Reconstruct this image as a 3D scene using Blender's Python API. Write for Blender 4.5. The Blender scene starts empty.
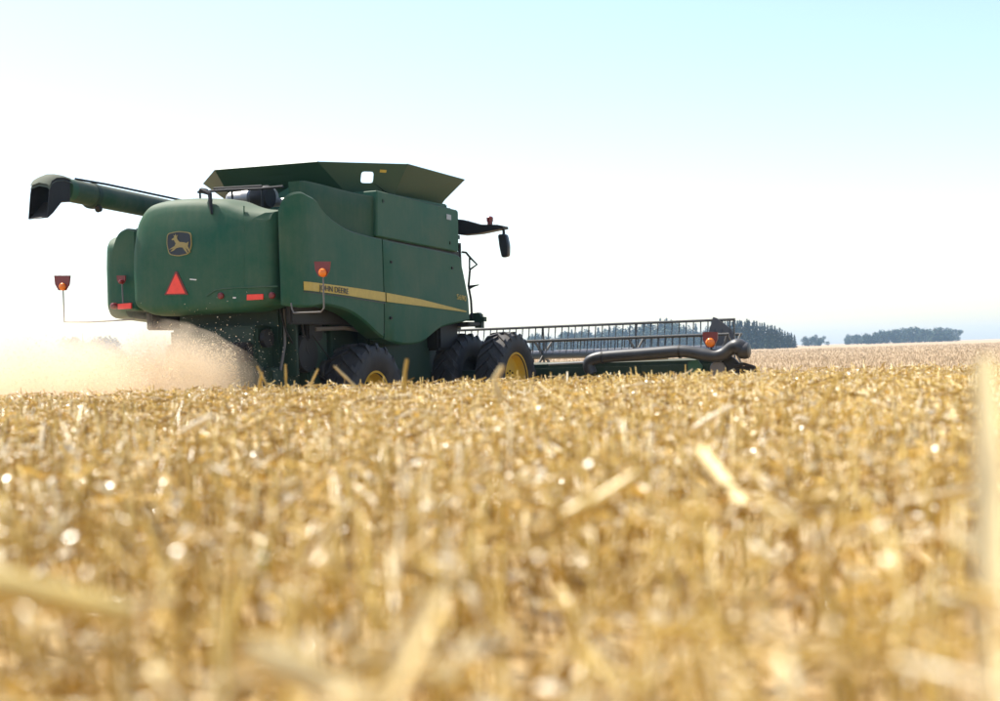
import bpy, bmesh, math, random
import numpy as np
from mathutils import Vector, Matrix

random.seed(7); rng = np.random.default_rng(7)
scene = bpy.context.scene
COL = scene.collection
R = math.radians

# ------------------------------------------------------------------ camera
FPX = 1400.0                        # focal length in pixels of the 1000 px wide photograph
EYE = Vector((0, 0, 1.45))
PITCH, ROLL = R(0.14), R(1.83)
FWD = Vector((0, math.cos(PITCH), math.sin(PITCH)))
_r0 = Vector((1, 0, 0)); _u0 = _r0.cross(FWD)
RIGHT = _r0 * math.cos(ROLL) - _u0 * math.sin(ROLL)
UP = RIGHT.cross(FWD)
cd = bpy.data.cameras.new('camera'); cam = bpy.data.objects.new('camera', cd); COL.objects.link(cam)
m = Matrix((RIGHT, UP, -FWD)).transposed().to_4x4(); m.translation = EYE
cam.matrix_world = m
cd.sensor_width = 36; cd.lens = FPX / 1000 * 36
cd.clip_start = 0.02; cd.clip_end = 12000
cd.dof.use_dof = True; cd.dof.focus_distance = 16.0; cd.dof.aperture_fstop = 3.9
scene.camera = cam

# ------------------------------------------------------------------ light
SUN_AZ, SUN_EL = R(-56), R(57)      # azimuth clockwise from the view direction
w = bpy.data.worlds.new('World'); scene.world = w; w.use_nodes = True
nt = w.node_tree; nt.nodes.clear()
sky = nt.nodes.new('ShaderNodeTexSky'); sky.sky_type = 'NISHITA'; sky.sun_disc = False
sky.sun_elevation = SUN_EL; sky.sun_rotation = SUN_AZ; sky.dust_density = 1.1; sky.air_density = 1.0; sky.ozone_density = 1.0
bg = nt.nodes.new('ShaderNodeBackground'); bg.inputs[1].default_value = 0.133
out = nt.nodes.new('ShaderNodeOutputWorld')
nt.links.new(sky.outputs[0], bg.inputs[0]); nt.links.new(bg.outputs[0], out.inputs[0])
sd = bpy.data.lights.new('sun', 'SUN'); sd.energy = 4.9; sd.angle = R(0.55); sd.color = (1, 0.95, 0.86)
sun = bpy.data.objects.new('sun', sd); COL.objects.link(sun)
sv = Vector((math.sin(SUN_AZ) * math.cos(SUN_EL), math.cos(SUN_AZ) * math.cos(SUN_EL), math.sin(SUN_EL)))
sun.rotation_euler = sv.to_track_quat('Z', 'Y').to_euler(); sun.location = (0, 0, 40)
vs = scene.view_settings; vs.view_transform = 'Standard'; vs.look = 'None'; vs.gamma = 1; vs.use_curve_mapping = False
vs.exposure = 0.95
cy = scene.cycles
cy.use_denoising = True; cy.max_bounces = 8; cy.diffuse_bounces = 4; cy.glossy_bounces = 3
cy.transmission_bounces = 6; cy.volume_bounces = 4; cy.transparent_max_bounces = 12
cy.caustics_reflective = False; cy.caustics_refractive = False
cy.volume_step_rate = 2.0; cy.volume_max_steps = 128

# ------------------------------------------------------------------ helpers
def tag(o, label=None, cat=None, group=None, kind=None):
    if label: o['label'] = label
    if cat: o['category'] = cat
    if group: o['group'] = group
    if kind: o['kind'] = kind
    return o

def empty(name, loc=(0, 0, 0), rz=0):
    o = bpy.data.objects.new(name, None); COL.objects.link(o)
    o.location = loc; o.rotation_euler = (0, 0, rz); o.empty_display_size = 0.2
    return o

class MB:
    def __init__(s): s.v = []; s.f = []
    def add(s, verts, faces):
        n = len(s.v); s.v += [tuple(p) for p in verts]; s.f += [tuple(i + n for i in f) for f in faces]; return s
    def box(s, x0, x1, y0, y1, z0, z1, bev=0.0):
        if bev <= 0:
            v = [(x, y, z) for x in (x0, x1) for y in (y0, y1) for z in (z0, z1)]
            return s.add(v, [(0, 1, 3, 2), (4, 6, 7, 5), (0, 4, 5, 1), (2, 3, 7, 6), (0, 2, 6, 4), (1, 5, 7, 3)])
        bm = bmesh.new(); bmesh.ops.create_cube(bm, size=1)
        for q in bm.verts:
            q.co = Vector(((x0 + x1) / 2 + q.co.x * (x1 - x0), (y0 + y1) / 2 + q.co.y * (y1 - y0), (z0 + z1) / 2 + q.co.z * (z1 - z0)))
        bmesh.ops.bevel(bm, geom=bm.edges[:], offset=bev, segments=2, affect='EDGES')
        bm.verts.index_update()
        s.add([q.co[:] for q in bm.verts], [[q.index for q in fc.verts] for fc in bm.faces]); bm.free(); return s
    def tube(s, path, r, n=10, cap=True):
        P = [Vector(p) for p in path]; rs = r if isinstance(r, (list, tuple)) else [r] * len(P)
        verts = []; faces = []; prev = None
        for i, p in enumerate(P):
            t = (P[min(i + 1, len(P) - 1)] - P[max(i - 1, 0)]).normalized()
            if prev is None:
                a = t.orthogonal().normalized()
            else:
                a = (prev - t * prev.dot(t)).normalized()
            prev = a; b = t.cross(a)
            for k in range(n):
                an = 2 * math.pi * k / n
                verts.append(p + (a * math.cos(an) + b * math.sin(an)) * rs[i])
        for i in range(len(P) - 1):
            for k in range(n):
                faces.append((i * n + k, i * n + (k + 1) % n, (i + 1) * n + (k + 1) % n, (i + 1) * n + k))
        if cap:
            faces.append(tuple(range(n))[::-1]); faces.append(tuple((len(P) - 1) * n + k for k in range(n)))
        return s.add(verts, faces)
    def lathe(s, prof, c, axis='y', n=32, closed=True):
        """prof: (along axis, radius)"""
        verts = []; faces = []
        for (a, r) in prof:
            for k in range(n):
                an = 2 * math.pi * k / n; u, v = r * math.cos(an), r * math.sin(an)
                q = {'x': (a, u, v), 'y': (v, a, u), 'z': (u, v, a)}[axis]
                verts.append((c[0] + q[0], c[1] + q[1], c[2] + q[2]))
        for i in range(len(prof) - 1):
            for k in range(n):
                faces.append((i * n + k, i * n + (k + 1) % n, (i + 1) * n + (k + 1) % n, (i + 1) * n + k))
        if closed:
            faces.append(tuple(range(n))[::-1]); faces.append(tuple((len(prof) - 1) * n + k for k in range(n)))
        return s.add(verts, faces)
    def prism(s, pts, dvec):
        """extrude a planar polygon (3-D points) by a vector"""
        n = len(pts); d = Vector(dvec); P = [Vector(p) for p in pts]
        return s.add(P + [p + d for p in P], [tuple(range(n))[::-1], tuple(range(n, 2 * n))] + [(i, (i + 1) % n, n + (i + 1) % n, n + i) for i in range(n)])
    def puff(s, outline, prof, fn, inner=5, close_back=True):
        """a pressed-sheet panel: outline in 2-D, prof = [(inset, depth)...] from the rim inward, fn(u, v, depth) -> 3-D"""
        P = np.array(outline, float); n = len(P)
        T = np.roll(P, -1, 0) - np.roll(P, 1, 0); T /= np.linalg.norm(T, axis=1)[:, None] + 1e-9
        N = np.stack([-T[:, 1], T[:, 0]], 1)
        area = 0.5 * np.sum(P[:, 0] * np.roll(P[:, 1], -1) - np.roll(P[:, 0], -1) * P[:, 1])
        if area < 0: N = -N
        rings = [(P + N * i, d) for i, d in prof]
        last, dl = rings[-1]; c = last.mean(0)
        for k in range(1, inner): rings.append((c + (last - c) * (1 - k / inner), dl))
        verts = [fn(p[0], p[1], d) for ring, d in rings for p in ring]
        faces = []
        for i in range(len(rings) - 1):
            for k in range(n): faces.append((i * n + k, i * n + (k + 1) % n, (i + 1) * n + (k + 1) % n, (i + 1) * n + k))
        verts.append(fn(c[0], c[1], dl)); ci = len(verts) - 1; b = (len(rings) - 1) * n
        for k in range(n): faces.append((b + k, b + (k + 1) % n, ci))
        if close_back: faces.append(tuple(range(n))[::-1])
        return s.add(verts, faces)
    def build(s, name, mat, parent=None, smooth=30, label=None, kind=None):
        me = bpy.data.meshes.new(name); me.from_pydata(s.v, [], s.f); me.update()
        bm = bmesh.new(); bm.from_mesh(me); bmesh.ops.recalc_face_normals(bm, faces=bm.faces[:]); bm.to_mesh(me); bm.free()
        if smooth:
            me.polygons.foreach_set('use_smooth', [True] * len(me.polygons)); me.set_sharp_from_angle(angle=R(smooth))
        me.materials.append(mat)
        o = bpy.data.objects.new(name, me); COL.objects.link(o)
        if parent: o.parent = parent
        if label: o['label'] = label
        if kind: o['kind'] = kind
        return o

def catmull(pts, n=8, closed=True):
    P = [np.array(p, float) for p in pts]; out = []; L = len(P)
    for i in range(L if closed else L - 1):
        g = lambda k: P[k % L] if closed else P[min(max(k, 0), L - 1)]
        a, b, c, d = g(i - 1), g(i), g(i + 1), g(i + 2)
        for k in range(n):
            t = k / n
            out.append(0.5 * ((2 * b) + (c - a) * t + (2 * a - 5 * b + 4 * c - d) * t * t + (3 * b - a - 3 * c + d) * t ** 3))
    if not closed: out.append(P[-1])
    return out

def round_poly(pts, rad, seg=5):
    """rounded polygon; rad a number or one per corner; long sides are subdivided"""
    P = [np.array(p, float) for p in pts]; L = len(P); rs = rad if isinstance(rad, (list, tuple)) else [rad] * L
    out = []
    for i in range(L):
        a, b, c = P[i - 1], P[i], P[(i + 1) % L]
        d1, d2 = a - b, c - b; l1, l2 = np.linalg.norm(d1), np.linalg.norm(d2); d1 /= l1; d2 /= l2
        r = min(rs[i], l1 * .48, l2 * .48)
        if r < 1e-4: out.append(b); continue
        p0, p1 = b + d1 * r, b + d2 * r
        for k in range(seg + 1):
            t = k / seg; out.append((1 - t) ** 2 * p0 + 2 * t * (1 - t) * b + t * t * p1)
    res = []
    for i in range(len(out)):
        a, b = out[i], out[(i + 1) % len(out)]; l = np.linalg.norm(b - a); k = max(1, int(l / 0.22))
        for j in range(k): res.append(a + (b - a) * j / k)
    return res

# ------------------------------------------------------------------ materials
def nodes_of(name):
    mt = bpy.data.materials.new(name); mt.use_nodes = True; t = mt.node_tree
    return mt, t, t.nodes['Principled BSDF'], t.nodes['Material Output']

def dusty(name, col, dust=(0.30, 0.25, 0.17), amount=0.35, rough=0.45, metal=0.0, scale=1.6, up=0.35, coat=0.0, bump=0.15, spec=0.35):
    """paint or rubber with field dust lying in blotches, streaks and on upward faces"""
    mt, t, b, o = nodes_of(name); L = t.links.new; N = t.nodes.new
    tc = N('ShaderNodeTexCoord')
    n1 = N('ShaderNodeTexNoise'); n1.inputs['Scale'].default_value = scale; n1.inputs['Detail'].default_value = 8; n1.inputs['Roughness'].default_value = .65
    L(tc.outputs['Object'], n1.inputs['Vector'])
    mp = N('ShaderNodeMapping'); mp.inputs['Scale'].default_value = (9, 9, 0.9); L(tc.outputs['Object'], mp.inputs[0])
    n2 = N('ShaderNodeTexNoise'); n2.inputs['Scale'].default_value = 1.5; n2.inputs['Detail'].default_value = 4; L(mp.outputs[0], n2.inputs['Vector'])
    n3 = N('ShaderNodeTexNoise'); n3.inputs['Scale'].default_value = 60; n3.inputs['Detail'].default_value = 2; L(tc.outputs['Object'], n3.inputs['Vector'])
    geo = N('ShaderNodeNewGeometry'); sx = N('ShaderNodeSeparateXYZ'); L(geo.outputs['Normal'], sx.inputs[0])
    upn = N('ShaderNodeMapRange'); upn.inputs[1].default_value = 0.15; upn.inputs[2].default_value = 1.0; upn.inputs[3].default_value = 0; upn.inputs[4].default_value = up; L(sx.outputs['Z'], upn.inputs[0])
    def math_(op, a, c):
        q = N('ShaderNodeMath'); q.operation = op
        for k, z in enumerate((a, c)):
            if isinstance(z, (int, float)): q.inputs[k].default_value = z
            else: L(z, q.inputs[k])
        return q.outputs[0]
    r1 = N('ShaderNodeMapRange'); r1.inputs[1].default_value = .35; r1.inputs[2].default_value = .75; L(n1.outputs[0], r1.inputs[0])
    r2 = N('ShaderNodeMapRange'); r2.inputs[1].default_value = .45; r2.inputs[2].default_value = .8; L(n2.outputs[0], r2.inputs[0])
    r3 = N('ShaderNodeMapRange'); r3.inputs[1].default_value = .62; r3.inputs[2].default_value = .72; L(n3.outputs[0], r3.inputs[0])
    s = math_('MULTIPLY', r1.outputs[0], amount)
    s = math_('ADD', s, math_('MULTIPLY', r2.outputs[0], amount * .28))
    s = math_('ADD', s, math_('MULTIPLY', r3.outputs[0], amount * .35))
    s = math_('ADD', s, upn.outputs[0]); s = math_('MINIMUM', s, 0.85)
    mx = N('ShaderNodeMix'); mx.data_type = 'RGBA'; mx.inputs[6].default_value = (*col, 1); mx.inputs[7].default_value = (*dust, 1)
    L(s, mx.inputs[0]); L(mx.outputs[2], b.inputs['Base Color'])
    rr = math_('ADD', math_('MULTIPLY', s, 0.5), rough); L(rr, b.inputs['Roughness'])
    b.inputs['Metallic'].default_value = metal; b.inputs['Coat Weight'].default_value = coat; b.inputs['Specular IOR Level'].default_value = spec
    if bump:
        bp = N('ShaderNodeBump'); bp.inputs['Strength'].default_value = bump; bp.inputs['Distance'].default_value = 0.004
        L(n1.outputs[0], bp.inputs['Height']); L(bp.outputs[0], b.inputs['Normal'])
    return mt

def plain(name, col, rough=0.5, metal=0.0, spec=0.5, emit=None, es=0):
    mt, t, b, o = nodes_of(name)
    tc = t.nodes.new('ShaderNodeTexCoord'); n = t.nodes.new('ShaderNodeTexNoise'); n.inputs['Scale'].default_value = 14; n.inputs['Detail'].default_value = 5
    t.links.new(tc.outputs['Object'], n.inputs['Vector'])
    mx = t.nodes.new('ShaderNodeMix'); mx.data_type = 'RGBA'; mx.inputs[6].default_value = (*[c * .78 for c in col], 1); mx.inputs[7].default_value = (*[min(1, c * 1.15) for c in col], 1)
    t.links.new(n.outputs[0], mx.inputs[0]); t.links.new(mx.outputs[2], b.inputs['Base Color'])
    b.inputs['Roughness'].default_value = rough; b.inputs['Metallic'].default_value = metal; b.inputs['Specular IOR Level'].default_value = spec
    if emit:
        b.inputs['Emission Color'].default_value = (*emit, 1); b.inputs['Emission Strength'].default_value = es
    return mt

GREEN = (0.013, 0.082, 0.047)
M = {}
M['paint'] = dusty('green_paint', GREEN, amount=.15, rough=.48, up=.32, spec=.16)
M['paint_shoulder'] = dusty('olive_green_paint', (0.014, 0.060, 0.030), amount=.14, rough=.5, up=.3, spec=.15)  # darker, more olive green for the shoulder sheet
M['paint_dusty'] = dusty('dust_covered_green_paint', (.012, .052, .032), dust=(.22, .20, .15), amount=.34, rough=.55, up=.5, spec=.2)
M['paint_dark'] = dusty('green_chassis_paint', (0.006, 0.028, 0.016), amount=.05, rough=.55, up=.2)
M['flap'] = None
M['black'] = dusty('black_steel', (0.010, 0.010, 0.011), amount=.04, rough=.5, up=.12, spec=.25)
M['grey'] = dusty('grey_steel', (0.10, 0.10, 0.11), amount=.3, rough=.42, up=.3)
M['reel'] = dusty('reel_paint', (0.045, 0.05, 0.055), amount=.12, rough=.45, up=.25)
M['galv'] = dusty('galvanised_steel', (0.32, 0.32, 0.32), amount=.3, rough=.35, metal=.6, up=.2)
M['duct'] = dusty('duct_plastic', (0.020, 0.020, 0.021), dust=(.22, .21, .195), amount=.10, rough=.36, up=.22, spec=.4)
M['rubber'] = dusty('tyre_rubber', (0.014, 0.014, 0.017), dust=(.16, .14, .12), amount=.22, rough=.55, up=.22, scale=5)
M['yellow'] = dusty('yellow_wheel_paint', (0.55, 0.33, 0.012), amount=.3, rough=.4, up=.1, scale=4)
M['stripe'] = plain('yellow_decal', (0.46, 0.33, 0.045), .45)
M['emblem_gold'] = plain('faded_gold_decal', (0.30, 0.235, 0.07), .5)
M['decal_black'] = plain('black_decal', (0.012, 0.014, 0.016), .4)
M['red'] = plain('red_reflector', (0.85, 0.05, 0.035), .3, emit=None)
M['dark_red'] = plain('dark_red_lens', (0.16, 0.013, 0.014), .3)
M['amber'] = plain('amber_lens', (0.8, 0.19, 0.012), .2)
M['white'] = plain('pale_decal', (0.7, 0.7, 0.68), .5)
M['mirror'] = plain('mirror_housing', (0.02, 0.022, 0.025), .35)
def glass_mat():
    mt, t, b, o = nodes_of('tinted_cab_glass')
    b.inputs['Base Color'].default_value = (.45, .6, .66, 1); b.inputs['Roughness'].default_value = .03
    b.inputs['Transmission Weight'].default_value = .85; b.inputs['IOR'].default_value = 1.3
    return mt
M['glass'] = glass_mat()
def flap_mat():
    mt, t, b, o = nodes_of('tank_cover_sheet'); N = t.nodes.new; L = t.links.new
    tc = N('ShaderNodeTexCoord'); n = N('ShaderNodeTexNoise'); n.inputs['Scale'].default_value = 2.2; n.inputs['Detail'].default_value = 6; L(tc.outputs['Object'], n.inputs['Vector'])
    mx = N('ShaderNodeMix'); mx.data_type = 'RGBA'; mx.inputs[6].default_value = (.008, .055, .028, 1); mx.inputs[7].default_value = (.013, .05, .026, 1)
    L(n.outputs[0], mx.inputs[0]); L(mx.outputs[2], b.inputs['Base Color']); b.inputs['Roughness'].default_value = .5
    tr = N('ShaderNodeBsdfTranslucent'); tr.inputs[0].default_value = (.10, .085, .02, 1)
    ms = N('ShaderNodeMixShader'); ms.inputs[0].default_value = .05; L(b.outputs[0], ms.inputs[1]); L(tr.outputs[0], ms.inputs[2]); L(ms.outputs[0], o.inputs[0])
    return mt
M['flap'] = flap_mat()

def straw_mat(name, cols, trans=0.24, rough=.24, tcol=(.95, .70, .36), spec=.42):
    mt, t, b, o = nodes_of(name); N = t.nodes.new; L = t.links.new
    at = N('ShaderNodeAttribute'); at.attribute_name = 'shade'
    cr = N('ShaderNodeValToRGB'); cr.color_ramp.interpolation = 'LINEAR'
    els = cr.color_ramp.elements
    while len(els) < len(cols): els.new(0.5)
    for i, (p, c) in enumerate(cols): els[i].position = p; els[i].color = (*c, 1)
    L(at.outputs['Fac'], cr.inputs[0])
    tc = N('ShaderNodeTexCoord'); n = N('ShaderNodeTexNoise'); n.inputs['Scale'].default_value = 90; n.inputs['Detail'].default_value = 3; L(tc.outputs['Object'], n.inputs['Vector'])
    mp = N('ShaderNodeMapRange'); mp.inputs[3].default_value = .72; mp.inputs[4].default_value = 1.2; L(n.outputs[0], mp.inputs[0])
    mu = N('ShaderNodeMix'); mu.data_type = 'RGBA'; mu.blend_type = 'MULTIPLY'; mu.inputs[0].default_value = 1; L(cr.outputs[0], mu.inputs[6]); L(mp.outputs[0], mu.inputs[7])
    L(mu.outputs[2], b.inputs['Base Color']); b.inputs['Roughness'].default_value = rough; b.inputs['Specular IOR Level'].default_value = spec
    tr = N('ShaderNodeBsdfTranslucent'); m2 = N('ShaderNodeMix'); m2.data_type = 'RGBA'; m2.blend_type = 'MULTIPLY'; m2.inputs[0].default_value = .5
    L(mu.outputs[2], m2.inputs[6]); m2.inputs[7].default_value = (*tcol, 1); L(m2.outputs[2], tr.inputs[0])
    ms = N('ShaderNodeMixShader'); ms.inputs[0].default_value = trans; L(b.outputs[0], ms.inputs[1]); L(tr.outputs[0], ms.inputs[2]); L(ms.outputs[0], o.inputs[0])
    return mt
GOLD = [(0, (.22, .118, .018)), (.22, (.41, .245, .038)), (.6, (.61, .405, .082)), (.85, (.73, .55, .19)), (1, (.90, .80, .56))]
M['straw'] = straw_mat('wheat_straw', GOLD)
M['farstraw'] = straw_mat('pale_far_straw', [(0, (.29, .19, .095)), (.5, (.43, .31, .17)), (1, (.59, .47, .30))], trans=.15, rough=.6, tcol=(.8, .7, .5))
M['leafstraw'] = straw_mat('dry_wheat_leaf', GOLD, trans=.45, rough=.45)
M['glint'] = straw_mat('shiny_straw_chip', [(0, (.45, .30, .08)), (.5, (.74, .58, .28)), (1, (.92, .84, .64))], trans=.2, rough=.24, spec=.6)
M['blade'] = straw_mat('pale_translucent_blade', [(0, (.6, .4, .1)), (1, (.92, .82, .55))], trans=.68, rough=.4, tcol=(1, .86, .56))
M['chaff'] = straw_mat('chaff', [(0, (.80, .66, .44)), (.5, (.90, .80, .60)), (1, (.95, .90, .78))], trans=.45, rough=.6, tcol=(.9, .75, .5))

# ------------------------------------------------------------------ the ground
H0 = 1.115; Y0, Y1 = 6.0, 18.5
def hgt(x, y):
    t = np.clip((np.asarray(y, float) - Y0) / (Y1 - Y0), 0, 1)
    return H0 * .5 * (1 + np.cos(math.pi * t))
def bumps(x, y):
    a = np.exp(-np.maximum(np.hypot(x, y) - 10, 0) / 30)
    return a * (.010 * np.sin(3.1 * x + 1.3 * y) + .008 * np.sin(1.7 * y - 4.3 * x + 1) + .006 * np.sin(7.7 * x + 5.1 * y)) - .012
def make_ground():
    def axis(neg, pos):
        a = list(np.arange(-14, 26.01, .4)); s = .4; q = a[-1]
        while q < pos: s *= 1.22; q += s; a.append(q)
        s = .4; q = a[0]
        while q > neg: s *= 1.22; q -= s; a.insert(0, q)
        return np.array(a)
    xs = axis(-2200, 2200); ys = axis(-300, 2200)
    X, Y = np.meshgrid(xs, ys, indexing='ij'); Z = hgt(X, Y) + bumps(X, Y)
    n, k = X.shape
    idx = np.arange(n * k).reshape(n, k)
    F = np.stack([idx[:-1, :-1], idx[1:, :-1], idx[1:, 1:], idx[:-1, 1:]], -1).reshape(-1, 4)
    me = bpy.data.meshes.new('stubble_ground'); me.from_pydata(np.stack([X, Y, Z], -1).reshape(-1, 3).tolist(), [], F.tolist()); me.update()
    me.polygons.foreach_set('use_smooth', [True] * len(me.polygons))
    mt, t, b, o = nodes_of('stubble_soil'); N = t.nodes.new; L = t.links.new
    tc = N('ShaderNodeTexCoord')
    n1 = N('ShaderNodeTexNoise'); n1.inputs['Scale'].default_value = 3; n1.inputs['Detail'].default_value = 10; n1.inputs['Roughness'].default_value = .7; L(tc.outputs['Object'], n1.inputs['Vector'])
    n2 = N('ShaderNodeTexNoise'); n2.inputs['Scale'].default_value = .05; n2.inputs['Detail'].default_value = 5; L(tc.outputs['Object'], n2.inputs['Vector'])
    n3 = N('ShaderNodeTexNoise'); n3.inputs['Scale'].default_value = 22; n3.inputs['Detail'].default_value = 4; L(tc.outputs['Object'], n3.inputs['Vector'])
    c1 = N('ShaderNodeValToRGB'); c1.color_ramp.elements[0].position = .3; c1.color_ramp.elements[1].position = .72
    c1.color_ramp.elements[0].color = (.20, .12, .045, 1); c1.color_ramp.elements[1].color = (.52, .37, .18, 1); L(n1.outputs[0], c1.inputs[0])
    c2 = N('ShaderNodeValToRGB'); c2.color_ramp.elements[0].position = .35; c2.color_ramp.elements[1].position = .65
    c2.color_ramp.elements[0].color = (.33, .225, .125, 1); c2.color_ramp.elements[1].color = (.45, .325, .195, 1); L(n2.outputs[0], c2.inputs[0])
    mr = N('ShaderNodeMapRange'); mr.inputs[3].default_value = .6; mr.inputs[4].default_value = 1.35; L(n3.outputs[0], mr.inputs[0])
    mu = N('ShaderNodeMix'); mu.data_type = 'RGBA'; mu.blend_type = 'MULTIPLY'; mu.inputs[0].default_value = 1; L(c2.outputs[0], mu.inputs[6]); L(mr.outputs[0], mu.inputs[7])
    sp = N('ShaderNodeSeparateXYZ'); L(tc.outputs['Object'], sp.inputs[0])
    fr = N('ShaderNodeMapRange'); fr.inputs[1].default_value = 14; fr.inputs[2].default_value = 45; L(sp.outputs['Y'], fr.inputs[0])
    mx = N('ShaderNodeMix'); mx.data_type = 'RGBA'; L(fr.outputs[0], mx.inputs[0]); L(c1.outputs[0], mx.inputs[6]); L(mu.outputs[2], mx.inputs[7])
    L(mx.outputs[2], b.inputs['Base Color']); b.inputs['Roughness'].default_value = .9; b.inputs['Specular IOR Level'].default_value = .15
    bp = N('ShaderNodeBump'); bp.inputs['Strength'].default_value = .8; bp.inputs['Distance'].default_value = .03; L(n3.outputs[0], bp.inputs['Height']); L(bp.outputs[0], b.inputs['Normal'])
    me.materials.append(mt)
    o = bpy.data.objects.new('ground', me); COL.objects.link(o); tag(o, kind='structure', label='dry tan soil of the harvested field')
make_ground()

# ------------------------------------------------------------------ combine frame of reference
PSI = R(24)
ORG = Vector((-3.57, 23.31, 0))       # ground under the rear axle
UX = Vector((math.sin(PSI), math.cos(PSI), 0)); UY = Vector((-math.cos(PSI), math.sin(PSI), 0))
_e = EYE - ORG; EL = Vector((_e.dot(UX), _e.dot(UY), _e.z))
def S(px, py, ax, c):
    """photo pixel -> point in the machine's own axes (x forward, y left, z up) on the plane ax = c"""
    d = FWD + RIGHT * ((px - 500) / FPX) - UP * ((py - 350.5) / FPX)
    dl = Vector((d.dot(UX), d.dot(UY), d.z)); i = 'xyz'.index(ax)
    return EL + dl * ((c - EL[i]) / dl[i])
def Sx(px, py, x): q = S(px, py, 'x', x); return (q.y, q.z)
def Sy(px, py, y): q = S(px, py, 'y', y); return (q.x, q.z)

CH = empty('combine_harvester', ORG, R(90) - PSI)
tag(CH, 'dusty green combine harvester with folded unloading auger cutting the field', 'combine')
P = lambda mb, name, mat, parent=CH, **k: mb.build(name, M[mat], parent, **k)

# --- rear hood
def hood_x(y, z): return -2.46 + .10 * (y / 1.4) ** 2 + .16 * max(0, (z - 3.0)) ** 2 + .05 * max(0, 2.7 - z)
HB = [(-1.36, 2.30), (-1.37, 3.70), (-1.05, 3.735), (-.80, 3.80), (-.50, 3.93), (.1, 3.99), (.65, 4.0), (1.0, 3.95), (1.20, 3.68), (1.26, 3.2), (1.27, 2.34), (.9, 2.20), (-.9, 2.20)]
hood = MB().puff(round_poly(HB, [.08, .05, .15, .15, .3, .2, .3, .22, .2, .2, .14, .1, .1]), [(-.0, .55), (.0, .30), (.012, .16), (.04, .07), (.09, .02), (.16, 0)], lambda y, z, d: (hood_x(y, z) + d, y, z), inner=7)
hood = P(hood, 'rear_hood', 'paint')
def on_hood(px, py, off=.008):
    x = -2.4
    for _ in range(6):
        q = S(px, py, 'x', x); x = hood_x(q.y, q.z) - off
    return Vector((x, q.y, q.z))
def hood_plate(pix, name, mat, th=.02, off=.002, parent=CH, **k):
    pts = [on_hood(*p, off) for p in pix]
    return P(MB().prism(pts, (-th, 0, 0)), name, mat, parent, **k)
# pressed crease at the foot of the hood
cr = [on_hood(x, y, .004) for x, y in ((207, 296), (214, 291), (222, 289), (250, 287.5), (278, 286.5))]
P(MB().tube(cr, .012, 6), 'hood_crease', 'paint')
P(MB().tube([on_hood(244, y, -.004) for y in (206, 230, 260, 286)], .010, 6), 'hood_crease', 'paint')
# emblem
ring = round_poly([(167.6, 233.5), (179, 231), (191.4, 232.5), (192.3, 245), (189.5, 254), (179, 256.4), (169.5, 254.8), (167, 244)], 3.2, 4)
emb = hood_plate(ring, 'emblem', 'emblem_gold', .014)
hood_plate([(179.7 + (a - 179.7) * .93, 243.8 + (b - 243.8) * .93) for a, b in ring], 'emblem_field', 'decal_black', .018, parent=emb)
deer = [(169.8, 249.8), (172.6, 247.8), (175.2, 246.2), (176.6, 243.6), (175.4, 241.4), (174.6, 239.9), (172.8, 240.3), (172.4, 239.3), (174.3, 238.0), (175.2, 237.4), (174.3, 235.0), (175.6, 236.2), (176.3, 233.9), (177.0, 236.4), (178.6, 234.6), (177.6, 237.5), (178.2, 239.6), (180.2, 242.0), (184.0, 242.3), (187.2, 243.2), (189.4, 241.6), (189.0, 244.4), (188.4, 246.0), (189.8, 248.6), (191.0, 252.4), (189.8, 252.0), (188.0, 249.2), (186.2, 247.6), (187.6, 250.4), (189.2, 253.6), (187.8, 253.2), (185.4, 250.4), (183.4, 247.4), (180.0, 247.4), (177.0, 248.2), (174.4, 250.6), (171.2, 251.8), (173.2, 249.6), (175.0, 248.0), (172.8, 248.8)]
hood_plate(deer, 'leaping_deer', 'emblem_gold', .022, parent=emb, smooth=0)
# slow-vehicle triangle, reflectors, lamps
tri = hood_plate([(164.8, 295), (188.4, 294.6), (177.6, 271.6), (175.6, 271.6)], 'warning_triangle', 'dark_red', .012)
hood_plate([(167.2, 293.8), (185.8, 293.5), (177.0, 274.0), (176.2, 274.0)], 'triangle_centre', 'red', .018, parent=tri)
hood_plate([(247.6, 294.6), (263.6, 294), (263.6, 299.4), (247.6, 300.2)], 'reflector', 'red', .02)
for px, py in ((221, 295.8), (272, 295.4)):
    q = on_hood(px, py); P(MB().lathe([(0.02, .05), (-.02, .05), (-.035, .03)], q, 'x', 14), 'tail_lamp', 'dark_red')
hood_plate([(190, 278.6), (196.5, 279.2), (196.5, 280.4), (190, 279.8)], 'sticker', 'white', .004, off=.001)
hood_plate([(233, 297), (236, 297), (236, 298.4), (233, 298.4)], 'sticker', 'white', .004, off=.001)
# hood latch hook
q0, q1, q2 = on_hood(203, 194), on_hood(211, 196), on_hood(212.5, 214)
P(MB().tube([q0 + Vector((.1, 0, .06)), q0 + Vector((-.03, 0, .05)), q1 + Vector((-.03, 0, .03)), q2 + Vector((-.02, 0, 0))], [.03, .045, .035, .018], 8), 'hood_latch', 'black')

# --- left rear corner panel
def left_y(x): return 2.0 - (.30 * (1 - math.sqrt(max(0, 1 - ((-1.75 - x) / .52) ** 2))) if x < -1.75 else 0)
LP = round_poly([(-2.20, 2.36), (-2.20, 3.36), (-2.0, 3.50), (-.2, 3.62), (3.3, 3.62), (3.5, 2.3), (1.2, 1.9), (-.4, 2.1), (-2.0, 2.22)], .1)
lp = MB().puff(LP, [(0, .35), (0, .06), (.02, .02), (.06, 0)], lambda x, z, d: (x, left_y(x) - d - .12 * max(0, z - 2.9) ** 2, z), inner=8)
P(lp, 'side_panel', 'paint')
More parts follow.
